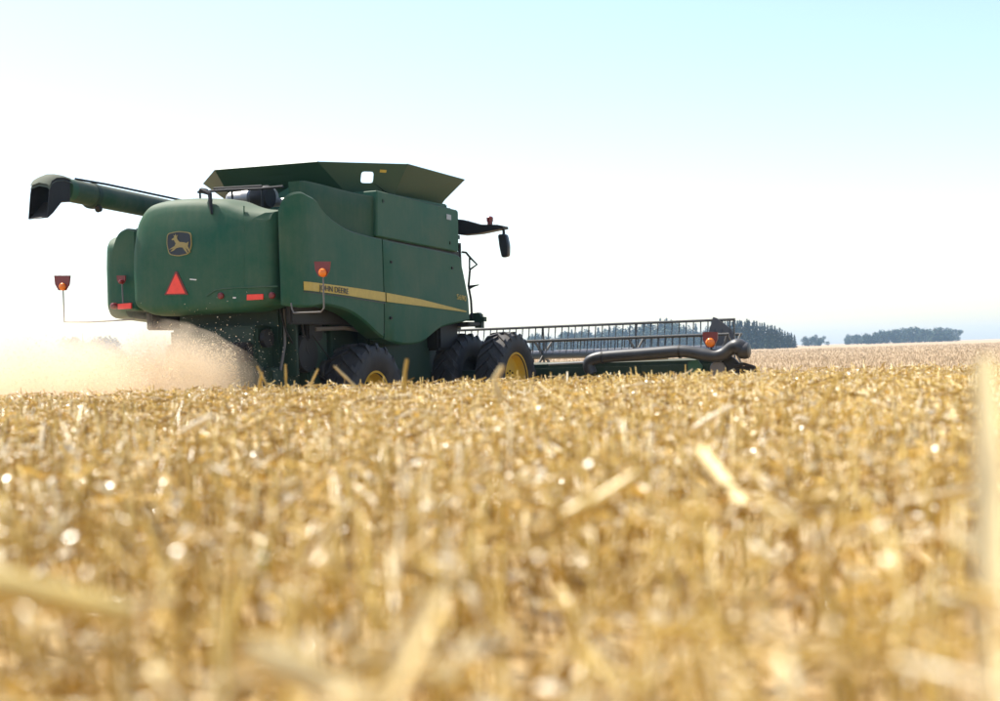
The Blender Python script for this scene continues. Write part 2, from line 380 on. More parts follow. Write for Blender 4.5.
# inner return of that panel, facing rearward
rp = MB().puff(round_poly([(1.22, 2.30), (1.22, 3.56), (1.40, 3.60), (1.58, 3.54), (1.68, 3.36), (1.73, 3.1), (1.75, 2.55), (1.66, 2.32)], [.05, .05, .05, .12, .12, .1, .1, .1]), [(0, .4), (0, .04), (.03, 0)], lambda y, z, d: (-2.26 + d + .12 * max(0, y - 1.4) ** 2, y, z), inner=3)
P(rp, 'corner_panel', 'paint')
def rear_plate(pix, x, name, mat, th=.03, parent=CH):
    return P(MB().prism([S(a, b, 'x', x) for a, b in pix], (-th, 0, 0)), name, mat, parent)
rear_plate([(119, 304), (132, 303), (132, 308.6), (119, 309.4)], -2.30, 'reflector', 'red')
for px, py in ((113.5, 306), (140, 302)):
    P(MB().lathe([(0.05, .05), (-.02, .05), (-.035, .03)], S(px, py, 'x', -2.32), 'x', 14), 'tail_lamp', 'dark_red')
def marker_lamp(pix, x, pole, name='marker_lamp', amber=True, s=1.0):
    a, b = pix
    pl = rear_plate([(a - 8 * s, b - 8 * s), (a + 8 * s, b - 8 * s), (a + 7 * s, b + 1 * s), (a + 3.6 * s, b + 7 * s), (a - 3.6 * s, b + 7 * s), (a - 7 * s, b + 1 * s)], x, name, 'dark_red', .025)
    q = S(a, b + 3.2 * s, 'x', x - .025)
    P(MB().lathe([(0.02, .062 * s), (-.025, .062 * s), (-.05, .045 * s), (-.06, 0.01)], q, 'x', 16, closed=True), 'lens', 'amber' if amber else 'dark_red', pl)
    P(MB().tube([S(u, v, 'x', x + .03) for u, v in pole], .012, 8), 'lamp_arm', 'grey', pl)
    return pl
marker_lamp((63, 283.5), -2.0, [(63, 284), (64.2, 322), (90, 322), (134, 319.5)])
marker_lamp((122, 280), -2.36, [(122, 280), (123, 303)], amber=False, s=.55)
marker_lamp((323, 269.5), -2.62, [(323, 270), (324, 308), (321, 312), (294, 313), (292, 309), (291, 303)])

# --- right side panels
YS = -1.72
def side_y(x): return YS + (.30 * (1 - math.sqrt(max(0, 1 - ((-1.86 - x) / .55) ** 2))) if x < -1.86 else 0)
def sfn(x, z, d): return (x, side_y(x) + d + .05 * max(0, 2.5 - z) ** 2, z)
prof_p = [(0, .30), (0, .05), (.012, .018), (.04, 0)]
def pixY(l, y=YS): return [Sy(a, b, y) for a, b in l]
top_curve = pixY([(312, 193), (316, 199), (322, 208), (333, 219), (348, 229), (363, 234), (375, 237), (384, 239)])
bot_curve = pixY([(384.5, 338), (378, 333), (370, 325.5), (360, 317.5), (350, 311.5), (338, 307.5), (324, 305)])
arc = [(-1.93, 3.93), (-2.10, 3.94), (-2.26, 3.86), (-2.33, 3.70)]
SP1 = [(-2.36, 3.55), (-2.38, 3.1), (-2.38, 2.6), (-2.37, 2.26), (-2.1, 2.24), (-1.8, 2.25)] + bot_curve[::-1] + top_curve[::-1] + arc
def dens(pts, st=.16):
    res = []
    for i in range(len(pts)):
        a, b = np.array(pts[i]), np.array(pts[(i + 1) % len(pts)]); k = max(1, int(np.linalg.norm(b - a) / st))
        for j in range(k): res.append(a + (b - a) * j / k)
    return res
def strip_panel(name, xs, zlo, zhi, mat='paint', yoff=0.0, depth=.28, rim=.03, nz=14, fn=None):
    """sheet between a lower and an upper edge curve, rounded rim, real depth behind it"""
    fn = fn or (lambda x, z, d: (x, side_y(x) + d + yoff + .05 * max(0, 2.5 - z) ** 2, z))
    verts = []; faces = []; nx = len(xs)
    ss = [0, .25, .6, 1]
    def dep(i, j):
        ex = min(i, nx - 1 - i); ez = min(j, nz - 1 - j); e = min(ex, ez)
        return rim if e == 0 else 0.0
    for i, x in enumerate(xs):
        lo, hi = zlo(x), zhi(x)
        for j in range(nz):
            t = j / (nz - 1); t = t + .0 * t
            if j == 1: z = lo + min(.03, (hi - lo) * .1)
            elif j == nz - 2: z = hi - min(.03, (hi - lo) * .1)
            else: z = lo + (hi - lo) * t
            verts.append(fn(x, z, dep(i, j)))
    for i in range(nx - 1):
        for j in range(nz - 1): faces.append((i * nz + j, (i + 1) * nz + j, (i + 1) * nz + j + 1, i * nz + j + 1))
    rimi = [i * nz for i in range(nx)] + [(nx - 1) * nz + j for j in range(1, nz)] + [i * nz + nz - 1 for i in range(nx - 2, -1, -1)] + [j for j in range(nz - 2, 0, -1)]
    b = len(verts)
    for k in rimi:
        v = verts[k]; tt = min(1, max(0, (-1.86 - v[0]) / .5)); verts.append((v[0] + .30 * tt, v[1] + depth * (1 - tt) + .01 * tt, v[2]))
    L = len(rimi)
    for k in range(L): faces.append((rimi[k], rimi[(k + 1) % L], b + (k + 1) % L, b + k))
    return P(MB().add(verts, faces), name, mat, smooth=35)
def interp(pts):
    p = sorted(pts); X = [a for a, _ in p]; Z = [b for _, b in p]
    return lambda x: float(np.interp(x, X, Z))
x_split = Sy(384.5, 270, YS)[0]
tc_s = [tuple(q) for q in catmull([(-2.41, 3.60), (-2.375, 3.70), (-2.34, 3.82), (-2.26, 3.905), (-2.16, 3.94), (-2.05, 3.95), (-1.93, 3.915)] + top_curve[1:], 5, closed=False)]
bc_s = [tuple(q) for q in catmull([(-2.41, 2.30), (-2.3, 2.245), (-1.9, 2.235)] + bot_curve[::-1], 5, closed=False)]
xs1 = sorted(set([-2.385, -2.38, -2.372, -2.36, -2.345, -2.325, -2.30, -2.26, -2.2, -2.14, -2.07, -2.0, -1.93, -1.86] + list(np.arange(-1.78, x_split - .08, .11)) + [x_split - .06, x_split - .028]))
strip_panel('side_panel', xs1, interp(bc_s), interp(tc_s))
# lower front panel
tf = pixY([(385, 239.5), (400, 242.6), (420, 246.6), (440, 250.5), (459, 254.5)])
fe = pixY([(460, 256), (464, 275), (468, 296), (471, 312), (471.3, 319)])
x_end = fe[-1][0]
bf = pixY([(385.5, 338), (394, 342), (405, 344.5), (415, 344.5), (424, 342.5), (430, 338), (436, 332.5), (442, 327.5), (450, 325), (462, 322.5), (471, 320)])
tf_all = tf + [(a, b) for a, b in fe]
xs2 = list(np.arange(x_split + .028, fe[0][0], .16)) + list(np.linspace(fe[0][0], x_end, 5))
strip_panel('side_panel', xs2, interp([(q[0], q[1]) for q in bf]), interp(tf_all))
# shoulder sheet above the curve
YU = -1.50
sh_t = [tuple(q) for q in catmull(pixY([(302, 180.5), (307, 180.5), (322, 184.5), (343, 191), (360, 195.5), (377, 197.5)], YU), 5, closed=False)]
xs3 = list(np.linspace(Sy(303, 200, YU)[0], Sy(379.5, 215, YU)[0], 20))
strip_panel('shoulder_panel', xs3, lambda x: 3.2 if x > -1.5 else 3.5, interp(sh_t), depth=.2, rim=.02, nz=8, mat='paint_shoulder', fn=lambda x, z, d: (x, YU + d + .03 - .20 * (x - xs3[0]) / (xs3[-1] - xs3[0]), z))
# upper box panel
bx = [Sy(a, b, -1.70) for a, b in ((377, 190), (458.5, 210.2), (458.8, 252.3), (377, 236.3))]
bo = round_poly(bx, [.03, .07, .07, .03])
P(MB().puff(bo, [(0, .25), (0, .02), (.02, 0)], lambda x, z, d: (x, -1.70 + d, z), inner=4), 'tank_panel', 'paint')
P(MB().prism([S(a, b, 'y', -1.706) for a, b in ((446.5, 214), (451, 215), (451, 220.2), (446.5, 219.2))], (0, -.004, 0)), 'sticker', 'galv')
# yellow stripe, following the two lower panels
def side_strip(pts_top, pts_bot, name, mat, x0, x1, off=.012, n=24):
    ft, fb = interp(pixY(pts_top)), interp(pixY(pts_bot)); v = []; f = []
    for i in range(n + 1):
        x = x0 + (x1 - x0) * i / n
        for z in (fb(x), ft(x)): v.append((x, side_y(x) - off + .05 * max(0, 2.5 - z) ** 2, z))
        for z in (fb(x), ft(x)): v.append((x, side_y(x) - off + .006 + .05 * max(0, 2.5 - z) ** 2, z))
    for i in range(n):
        a, b = i * 4, (i + 1) * 4
        f += [(a, b, b + 1, a + 1), (a + 2, a + 3, b + 3, b + 2), (a + 1, b + 1, b + 3, a + 3), (a, a + 2, b + 2, b)]
    f += [(0, 1, 3, 2), (n * 4, n * 4 + 2, n * 4 + 3, n * 4 + 1)]
    return P(MB().add(v, f), name, mat, smooth=0)
stT = [(300, 280.6), (305, 281.4), (345, 286.5), (384, 292.4), (420, 299.2), (466, 311)]
stB = [(300, 289.2), (305, 290), (345, 295.2), (384, 301.4), (425, 306.6), (466, 312.2)]
xa = Sy(305, 286, YS)[0]; xb = Sy(466, 312, YS)[0]
side_strip(stT, stB, 'yellow_stripe', 'stripe', xa, x_split - .02)
side_strip(stT, stB, 'yellow_stripe', 'stripe', x_split + .02, xb)
side_strip([(a, b + 1.0) for a, b in stB], [(a, b + 2.0 if a < 460 else b + 1.2) for a, b in stB], 'stripe_black_line', 'decal_black', xa, x_split - .02, .010)  # thin black decal line just below the stripe, rear panel only
def lettering(txt, p0, p1, size, mat, name, off=.022):
    """flat lettering from p0 to p1 (photo pixels on the right side sheet), standing upright"""
    cu = bpy.data.curves.new(name, 'FONT'); cu.body = txt; cu.size = 1; cu.extrude = .01
    o = bpy.data.objects.new(name, cu); COL.objects.link(o)
    dg = bpy.context.evaluated_depsgraph_get(); me = bpy.data.meshes.new_from_object(o.evaluated_get(dg))
    bpy.data.objects.remove(o)
    n = len(me.vertices); co = np.zeros(n * 3); me.vertices.foreach_get('co', co); co = co.reshape(-1, 3)
    w_ = co[:, 0].max(); a = np.array(Sy(*p0, YS)); b = np.array(Sy(*p1, YS)); L_ = b[0] - a[0]
    hh = co[:, 1].max()
    X = a[0] + co[:, 0] / w_ * L_; Z = a[1] + (b[1] - a[1]) * co[:, 0] / w_ + co[:, 1] / hh * size
    Y = np.array([side_y(x) for x in X]) - off - co[:, 2] * .2 + .05 * np.maximum(0, 2.5 - Z) ** 2
    me.vertices.foreach_set('co', np.stack([X, Y, Z], 1).ravel()); me.update()
    me.materials.append(M[mat]); q = bpy.data.objects.new(name, me); COL.objects.link(q); q.parent = CH; q['kind'] = 'stuff'
    return q
lettering('JOHN DEERE', (318.5, 290.2), (347.5, 294.2), .085, 'decal_black', 'lettering')
lettering('S690', (456.5, 299.0), (466.0, 301.2), .095, 'stripe', 'lettering', off=.006)

for px, py in ((391, 262), (391, 318), (452, 268)):
    q = S(px, py, 'y', YS); P(MB().box(q.x - .035, q.x + .035, q.y - .02, q.y + .02, q.z - .022, q.z + .022, .008), 'panel_latch', 'black')
for px, py in ((383, 201), (450, 243)):
    q = S(px, py, 'y', -1.70); P(MB().box(q.x - .03, q.x + .03, q.y - .014, q.y + .02, q.z - .03, q.z + .03, .008), 'panel_hinge', 'paint_dark')

# --- core of the machine: tank, engine bay, chassis
P(MB().box(.32, 3.46, -1.50, 1.55, 2.1, 4.17, .03), 'grain_tank', 'paint')
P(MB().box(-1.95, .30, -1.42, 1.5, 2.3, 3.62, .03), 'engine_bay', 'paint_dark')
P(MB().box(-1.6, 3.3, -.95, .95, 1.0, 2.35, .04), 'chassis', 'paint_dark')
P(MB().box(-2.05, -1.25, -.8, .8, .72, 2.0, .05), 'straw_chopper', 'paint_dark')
P(MB().box(-2.25, -2.02, -.75, .75, 1.45, 1.75, .04), 'spreader_housing', 'black')
P(MB().box(-1.9, 3.4, -1.35, -1.25, 2.0, 2.3, .02), 'frame_rail', 'black')
P(MB().box(-1.9, 3.4, 1.25, 1.35, 2.0, 2.3, .02), 'frame_rail', 'black')
P(MB().box(-.25, .25, -1.2, 1.2, .62, 1.02, .06), 'rear_axle', 'paint_dark')
P(MB().box(3.5, 4.1, -2.0, 2.0, .70, 1.16, .06), 'front_axle', 'paint_dark')
P(MB().box(-1.1, -.5, -1.12, -.93, .7, 1.9, .03), 'side_shield', 'paint_dark')
P(MB().box(.6, 2.9, -1.25, -1.0, 1.0, 2.2, .05), 'side_shield', 'paint_dark')
P(MB().tube([(-1.0, -1.2, 1.93), (-.2, -1.25, 1.95), (.6, -1.22, 1.9)], .035, 8), 'hydraulic_line', 'grey')
P(MB().tube([(-1.55, -1.0, 2.25), (-1.6, -1.02, 1.7), (-1.68, -.98, 1.3)], .022, 8), 'hydraulic_line', 'grey')
P(MB().tube([(-1.3, -1.1, 2.25), (-1.2, -1.15, 1.6), (-.9, -1.12, 1.3)], .02, 8), 'hydraulic_line', 'black')
P(MB().lathe([(-.06, .28), (-.02, .30), (.05, .30), (.06, .1)], (-1.15, -1.1, 1.55), 'y', 24), 'drive_pulley', 'black')
P(MB().lathe([(-.05, .17), (-.02, .19), (.05, .19), (.06, .1)], (-.62, -1.16, 1.25), 'y', 20), 'drive_pulley', 'black')
P(MB().lathe([(-.04, .14), (.04, .14)], (-1.85, -.86, 1.8), 'y', 18), 'drive_pulley', 'black')
P(MB().box(-1.95, -1.35, -1.0, -.82, .75, 1.35, .04), 'chopper_cover', 'paint_dark')
P(MB().box(-1.2, -.75, -1.2, -1.1, 1.75, 2.1, .03), 'gear_cover', 'black')
P(MB().tube([(-1.15, -1.24, 1.84), (-.62, -1.24, 1.43)], .012, 6), 'drive_belt', 'black')
P(MB().tube([(-1.15, -1.24, 1.26), (-.62, -1.24, 1.07)], .012, 6), 'drive_belt', 'black')
for k_ in range(5):
    xx = -1.7 + .28 * k_
    P(MB().tube([(xx, -1.0 - .03 * k_, 2.3), (xx + .05, -1.08, 1.9 - .1 * (k_ % 3)), (xx + .3, -1.1, 1.6 - .12 * (k_ % 2)), (xx + .35, -1.02, 1.2)], .016, 6), 'hydraulic_hose', ('black', 'grey')[k_ % 2])
P(MB().box(-1.5, -1.42, -1.15, -.9, 1.2, 2.3, .01), 'support_post', 'paint_dark')
P(MB().box(-.45, -.37, -1.15, -.95, 1.0, 2.2, .01), 'support_post', 'paint_dark')

# engine deck things seen above the hood
q = S(252, 198, 'x', -.6)
P(MB().lathe([(-.45, .10), (-.42, .13), (-.02, .13), (.0, .155), (.12, .155), (.14, .13), (.40, .13), (.45, .10)], q, 'y', 20), 'air_cleaner', 'galv')
P(MB().lathe([(-.30, .07), (.22, .07)], S(270, 203, 'x', -.5), 'y', 14), 'intake_pipe', 'galv')
P(MB().lathe([(-.16, .17), (-.12, .19), (.1, .19), (.14, .17)], S(262, 197.5, 'x', -.75), 'y', 18), 'intake_clamp', 'black')
P(MB().box(-1.7, .3, -1.35, 1.4, 3.58, 3.74, .03), 'engine_deck', 'paint_dark')
dk = [S(a, b, 'x', .1) for a, b in ((276, 195), (292, 185.5), (303, 183.5), (303, 205), (276, 208))]
P(MB().prism(dk, (.15, 0, 0)), 'deck_shield', 'paint')
rail = MB()
rail.tube([S(198, 192, 'x', -1.3), S(230, 189.8, 'x', -1.3), S(262, 188.6, 'x', -1.3), S(283, 186.5, 'x', -1.3)], .022, 8)
rail.tube([S(214, 188.5, 'x', -.9), S(262, 186.0, 'x', -.9)], .02, 8)
for a, b in ((200, 192), (232, 190), (262, 188.6)): rail.tube([S(a, b, 'x', -1.3), S(a, b, 'x', -1.3) + Vector((0, 0, -.5))], .018, 6)
P(rail, 'deck_handrail', 'black')
# black gap strip along the split between hood and side panel
P(MB().box(-2.20, -1.7, -1.47, -1.38, 2.32, 3.72), 'door_gap', 'black')
P(MB().box(x_split - .02, x_split + .02, YS + .05, YS + .2, 1.85, 3.4), 'door_gap', 'black')
P(MB().prism([S(a, b, 'y', -1.64) for a, b in ((377, 236), (459, 252), (459, 258), (377, 242))], (0, .1, 0)), 'door_gap', 'black')

# --- opened tank extension: flared sheets
def sheet(pts, name, mat='flap', th=.02, hole=None):
    Pv = [Vector(p) for p in pts]; nrm = (Pv[1] - Pv[0]).cross(Pv[2] - Pv[0]).normalized()
    return P(MB().prism(Pv, nrm * th), name, mat, smooth=0)
ZT, ZB = 4.71, 4.16
tR0, tR1 = (1.16, -1.80, 4.705), (3.36, -1.82, 4.66)
bR0, bR1 = (1.15, -1.46, ZB), (2.95, -1.46, ZB)
tB0, tB1 = (.02, -.72, ZT), (-.12, 1.22, 4.72)
bB0, bB1 = (.55, -1.0, ZB), (.50, 1.25, ZB)
tL0, tL1 = (.62, 2.0, 4.62), (3.36, 2.1, 4.66)
bL0, bL1 = (.95, 1.5, ZB), (2.95, 1.5, ZB)
sheet([tR0, tR1, bR1, bR0], 'tank_flap')
sheet([tB1, tB0, bB0, bB1], 'tank_flap')
sheet([tL1, tL0, bL0, bL1], 'tank_flap')
sheet([(3.55, 1.6, 4.74), (3.55, -1.6, 4.74), (3.1, -1.4, ZB), (3.1, 1.4, ZB)], 'tank_flap')
sheet([tB1, bB1, bL0, tL0], 'tank_gusset')
# right gusset with the see-through window
g = [Vector(p) for p in (tB0, tR0, bR0, bB0)]
gn = (g[1] - g[0]).cross(g[3] - g[0]).normalized()
def on_g(px, py):
    d = FWD + RIGHT * ((px - 500) / FPX) - UP * ((py - 350.5) / FPX); dl = Vector((d.dot(UX), d.dot(UY), d.z))
    return EL + dl * ((g[0] - EL).dot(gn) / dl.dot(gn))
wn = [on_g(*p) for p in round_poly([(361.5, 171.5), (374, 171.8), (373, 183.2), (360.5, 183.0)], 3.0, 3)]
wc = sum(wn, Vector()) / len(wn)
ou = []
for p in wn:       # matching points on the gusset's border, straight out from the window
    d = (p - wc); best = 9
    for i in range(4):
        a, b = g[i], g[(i + 1) % 4]; e = b - a; nn = e.cross(gn)
        den = d.dot(nn)
        if abs(den) > 1e-9:
            t = (a - wc).dot(nn) / den
            if t > 0: best = min(best, t)
    ou.append(wc + d * best)
for c in g:        # snap the closest border points to the corners so the outline stays true
    i = min(range(len(ou)), key=lambda k: (ou[k] - c).length); ou[i] = c.copy()
n_ = len(wn); th = gn * .02
vv = ou + wn + [p + th for p in ou] + [p + th for p in wn]; ff = []
for i in range(n_):
    j = (i + 1) % n_
    ff += [(i, j, n_ + j, n_ + i), (2 * n_ + i, 3 * n_ + i, 3 * n_ + j, 2 * n_ + j), (n_ + i, n_ + j, 3 * n_ + j, 3 * n_ + i), (i, 2 * n_ + i, 2 * n_ + j, j)]
P(MB().add(vv, ff), 'tank_gusset', 'flap', smooth=0)
P(MB().prism([on_g(*p) - gn * .004 for p in ((380, 169.5), (386.5, 170), (386, 172.6), (379.6, 172.2))], gn * -.003), 'sticker', 'stripe')
P(MB().box(.45, 3.2, -1.52, 1.55, 4.14, 4.22, .02), 'tank_rim', 'paint')

# --- unloading auger folded to the rear on the left
a0, a1 = Vector((2.2, 1.62, 3.86)), S(70, 190.5, 'y', 1.75)
dv = (a1 - a0).normalized()
aug = P(MB().tube([a0, a0.lerp(a1, .35), a0.lerp(a1, .7), a1], .175, 24), 'unloading_auger', 'paint_dusty')
fl = a0.lerp(a1, .86)
j1 = S(92, 196, 'y', 1.75)
P(MB().tube([j1 - dv * .05, j1 - dv * .04, j1 + dv * .04, j1 + dv * .05], [.18, .20, .20, .18], 24), 'flange', 'paint_dark', aug)
P(MB().tube([j1 - dv * .03 + Vector((0, -.12, -.2)), j1 + dv * .03 + Vector((0, -.12, -.22))], .05, 10), 'latch', 'black', aug)
P(MB().tube([a1 - dv * .1 + Vector((0, -.02, .19)), a1 - dv * .8 + Vector((0, -.02, .21)), a0 - dv * -.6 + Vector((0, 0, .22))], .018, 8), 'hydraulic_line', 'black', aug)
P(MB().tube([a1 - dv * .02, a1 + dv * .12], [.175, .18], 20), 'spout_elbow', 'paint', aug)
# discharge spout: a hood open to the rear and below, built of thin walls
yn = 1.58
prf = [Sy(a, b, yn) for a, b in ((70, 180), (62, 177.5), (55, 178.6), (51, 183), (49.4, 192), (47.6, 217), (53, 212), (62, 200.5), (70, 201))]
spt = MB()
for y_ in (yn, yn + .35): spt.prism([(x, y_, z) for x, z in prf], (0, .014, 0))
def wall(i0, i1):
    for k in range(i0, i1):
        (xa_, za_), (xb_, zb_) = prf[k], prf[k + 1]
        nx_, nz_ = (zb_ - za_), -(xb_ - xa_); l_ = math.hypot(nx_, nz_); nx_ *= .014 / l_; nz_ *= .014 / l_
        spt.prism([(xa_, yn + .003, za_), (xb_, yn + .003, zb_), (xb_ + nx_, yn + .003, zb_ + nz_), (xa_ + nx_, yn + .003, za_ + nz_)], (0, .358, 0))
wall(0, 3); wall(5, 8)
P(spt, 'discharge_spout', 'black', aug, smooth=0)
rf = [Sy(a, b, yn) for a, b in ((72, 178), (64, 175.2), (56, 175.4), (51.2, 178.4), (48.8, 184))]
cap_ = MB(); nn_ = len(rf); vv = []
for k in range(nn_):
    x, z = rf[k]
    for y_, dz in ((yn - .012, -.035), (yn + .03, .0), (yn + .18, .035), (yn + .34, .0), (yn + .376, -.035)): vv.append((x, y_, z + dz))
ff = [(a * 5 + b, (a + 1) * 5 + b, (a + 1) * 5 + b + 1, a * 5 + b + 1) for a in range(nn_ - 1) for b in range(4)]
cap_.add(vv + [(x, y, z - .05) for x, y, z in vv], ff + [tuple(q + nn_ * 5 for q in f_[::-1]) for f_ in ff])
P(cap_, 'spout_hood', 'paint_dusty', aug, smooth=60)

# --- wheels
def wheel(c, Rr, W, rr, lugs, steer=0, name='wheel', rimmat='yellow'):
    root = empty(name, (c[0], c[1], c[2])); root.parent = CH; root.rotation_euler = (0, 0, steer)
    pr = [(-.36 * W, rr - .02), (-.40 * W, rr + .02), (-.47 * W, rr + .10 * (Rr / .9)), (-.50 * W, (rr + Rr) / 2), (-.485 * W, Rr - .13), (-.44 * W, Rr - .07), (-.3 * W, Rr - .05), (0, Rr - .042)]
    pr = pr + [(-a, r) for a, r in pr[::-1][1:]]
    ty = MB().lathe(pr, (0, 0, 0), 'y', 56, closed=False)
    da = 2 * math.pi / lugs
    for sgn in (-1, 1):
        for k in range(lugs):
            a = k * da + (da / 2 if sgn > 0 else 0); vv = []; stations = 6
            for i in range(stations):
                t = i / (stations - 1); yy = sgn * W * (-.03 + .525 * t); sweep = a - .34 * t ** .9
                base = Rr - .06 if t < .85 else Rr - .16
                top = Rr - .012 * t if t < .85 else Rr - .085
                hw = (.032 + .008 * t) / Rr
                for (rad, off) in ((base, -hw * 1.25), (top, -hw), (top, hw), (base, hw * 1.25)):
                    vv.append((math.sin(sweep + off) * rad, yy, math.cos(sweep + off) * rad))
            ff = []
            for i in range(stations - 1):
                b = i * 4
                for q_ in range(4): ff.append((b + q_, b + (q_ + 1) % 4, b + 4 + (q_ + 1) % 4, b + 4 + q_))
            ff += [(0, 1, 2, 3), (stations * 4 - 4, stations * 4 - 1, stations * 4 - 2, stations * 4 - 3)]
            ty.add(vv, ff)
    P(ty, 'tyre', 'rubber', root, smooth=25)
    s_ = -1 if c[1] < 0 else 1
    rp_ = [(.40 * W, rr - .01), (.41 * W, rr + .025), (.38 * W, rr + .01), (.34 * W, rr - .02), (.20 * W, rr - .05), (.14 * W, rr - .07), (.10 * W, rr * .62), (.13 * W, rr * .50), (.13 * W, .14), (.22 * W, .13), (.24 * W, .05), (.24 * W, .001)]
    rim = P(MB().lathe([(s_ * a, r) for a, r in rp_], (0, 0, 0), 'y', 40, closed=False), 'rim', rimmat, root)
    bl = MB()
    for k in range(10):
        an = 2 * math.pi * k / 10; bl.lathe([(s_ * .12 * W, .018), (s_ * .17 * W, .016)], (.2 * math.sin(an), 0, .2 * math.cos(an)), 'y', 6)
    P(bl, 'wheel_bolts', 'black', rim, kind='stuff')
    return root
for sgn in (-1, 1):
    wheel((0, sgn * 1.44, .85), .85, .66, .37, 18, steer=R(-3))
    wheel((3.86, sgn * 1.42, .93), .93, .52, .52, 22, rimmat='black')
    wheel((3.86, sgn * 2.30, .93), .93, .52, .52, 22)

# --- cab, mirror, beacon, steps
cab = P(MB().box(3.62, 5.15, -.86, .86, 1.95, 2.35, .05), 'cab', 'paint_dark')
P(MB().box(3.70, 5.10, -.84, .84, 2.35, 3.62, .05), 'cab_glass', 'glass', cab)
for x in (3.70, 5.04):
    for y in (-.87, .81): P(MB().box(x, x + .06, y, y + .06, 2.3, 3.66), 'pillar', 'black', cab)
P(MB().box(3.5, 5.2, -.84, .84, 3.66, 3.90, .08), 'cab_roof', 'paint_dark', cab)
P(MB().box(4.1, 4.5, -.25, .25, 2.3, 2.9, .06), 'seat', 'black', cab)
xm = 5.0
arm = MB()
v0, v1, v2 = S(459, 227, 'x', xm - .9), S(480, 230.5, 'x', xm), S(498, 227.5, 'x', xm)
arm.prism([S(a, b, 'x', 4.3) for a, b in ((455, 219), (462, 219.5), (480, 224.5), (497, 224.6), (503, 226), (503, 228.5), (495, 230), (478, 233.5), (462, 235), (455, 234))], (.25, 0, 0))
arm.tube([S(499, 227, 'x', 4.4), S(503.5, 229, 'x', 4.4), S(504, 236, 'x', 4.4)], .03, 8)
am = P(arm, 'mirror_arm', 'black', label='dark bracket carrying the beacon and the mirror')
mo = [tuple(S(a, b, 'x', 4.42))[1:] for a, b in ((499, 234.5), (507.5, 234), (510, 245), (509.8, 256.5), (503, 258), (500.6, 247))]
P(MB().puff(round_poly(mo, .05, 4), [(0, .10), (0, .02), (.02, 0)], lambda y, z, d: (4.34 + d, y, z), inner=2), 'mirror', 'mirror', am)
qb = S(490, 224.5, 'x', 4.4)
P(MB().lathe([(0, .05), (.05, .05), (.055, .062), (.13, .066), (.155, .04), (.16, .005)], qb, 'z', 16), 'beacon', 'dark_red', am)
hr = MB()
hr.tube([S(a, b, 'x', 4.0) for a, b in ((462, 252), (466, 252.5), (470.5, 258), (477, 264.5), (470, 269.5), (468.5, 286), (471, 300), (472, 318))], .022, 8)
hr.tube([S(a, b, 'x', 4.0) for a, b in ((468.5, 286.5), (478.5, 285), (470, 288))], .02, 8)
hr.tube([S(a, b, 'x', 4.0) for a, b in ((469.5, 257), (469.5, 270))], .018, 8)
P(hr, 'handrail', 'black')
pf = P(MB().prism([S(a, b, 'x', 4.0) for a, b in ((470, 313.5), (478, 312.5), (480.5, 314.5), (480.5, 316.5), (484, 317), (484, 321.5), (481.5, 321.5), (481.5, 328), (475, 328), (474, 321), (466, 321))], (.12, 0, 0)), 'step_platform', 'paint_dark', smooth=0)
P(MB().box(2.75, 3.55, -1.5, -.9, 1.55, 2.12, .05), 'battery_box', 'black')
P(MB().box(3.5, 4.1, -1.75, -.8, 1.98, 2.06, .02), 'cab_step', 'black')
# feeder house
P(MB().prism([(3.9, .62, .95), (3.9, .62, 1.95), (5.5, .62, 1.25), (5.5, .62, .45)], (0, -1.24, 0)), 'feeder_house', 'paint_dark')

# ------------------------------------------------------------------ the header (detachable, carried on the feeder house)
HD = empty('grain_header', ORG + UX * 5.6, R(90) - PSI)
tag(HD, 'wide cutting header with black tined reel mounted in front of the combine', 'header')
def H(mb, name, mat, parent=HD, **k):
    mb.v = [(x - 5.6, y, z) for x, y, z in mb.v]
    return mb.build(name, M[mat], parent, **k)
HW = 6.05
H(MB().prism([(5.35, HW, .18), (5.35, HW, 1.22), (5.42, HW, 1.26), (5.47, HW, 1.22), (5.5, HW, .3), (6.3, HW, .12), (6.3, HW, .08)], (0, -2 * HW, 0)), 'back_sheet', 'paint_dark')
H(MB().box(5.25, 5.36, -HW, HW, .30, .46, .02), 'frame_tube', 'paint_dark')
H(MB().box(5.23, 5.37, -HW, HW, 1.02, 1.14, .02), 'frame_tube', 'paint_dark')
H(MB().tube([(5.22, -2.6, 1.22), (5.22, -5.0, 1.27)], .022, 8), 'trim_bar', 'galv')
H(MB().tube([(5.85, -HW + .1, .55), (5.85, HW - .1, .55)], .2, 14), 'cross_auger', 'galv')
for y in (-2.2, -3.3, -4.4, -5.5, 2.2, 3.3, 4.4, 5.5): H(MB().box(5.22, 5.36, y - .05, y + .05, .3, 1.14, .01), 'stiffener', 'paint_dark')
for s_ in (-1, 1):
    H(MB().prism([(5.2, s_ * HW, .12), (5.2, s_ * HW, 1.1), (5.7, s_ * HW, 1.15), (6.6, s_ * HW, .6), (7.4, s_ * HW, .25), (7.4, s_ * HW, .12)], (0, s_ * .06, 0)), 'end_shield', 'paint_dark')
    H(MB().tube([(6.4, s_ * (HW + .06), .45), (7.5, s_ * (HW + .06), .3), (8.3, s_ * (HW + .02), .12)], [.16, .1, .02], 12), 'crop_divider', 'duct')
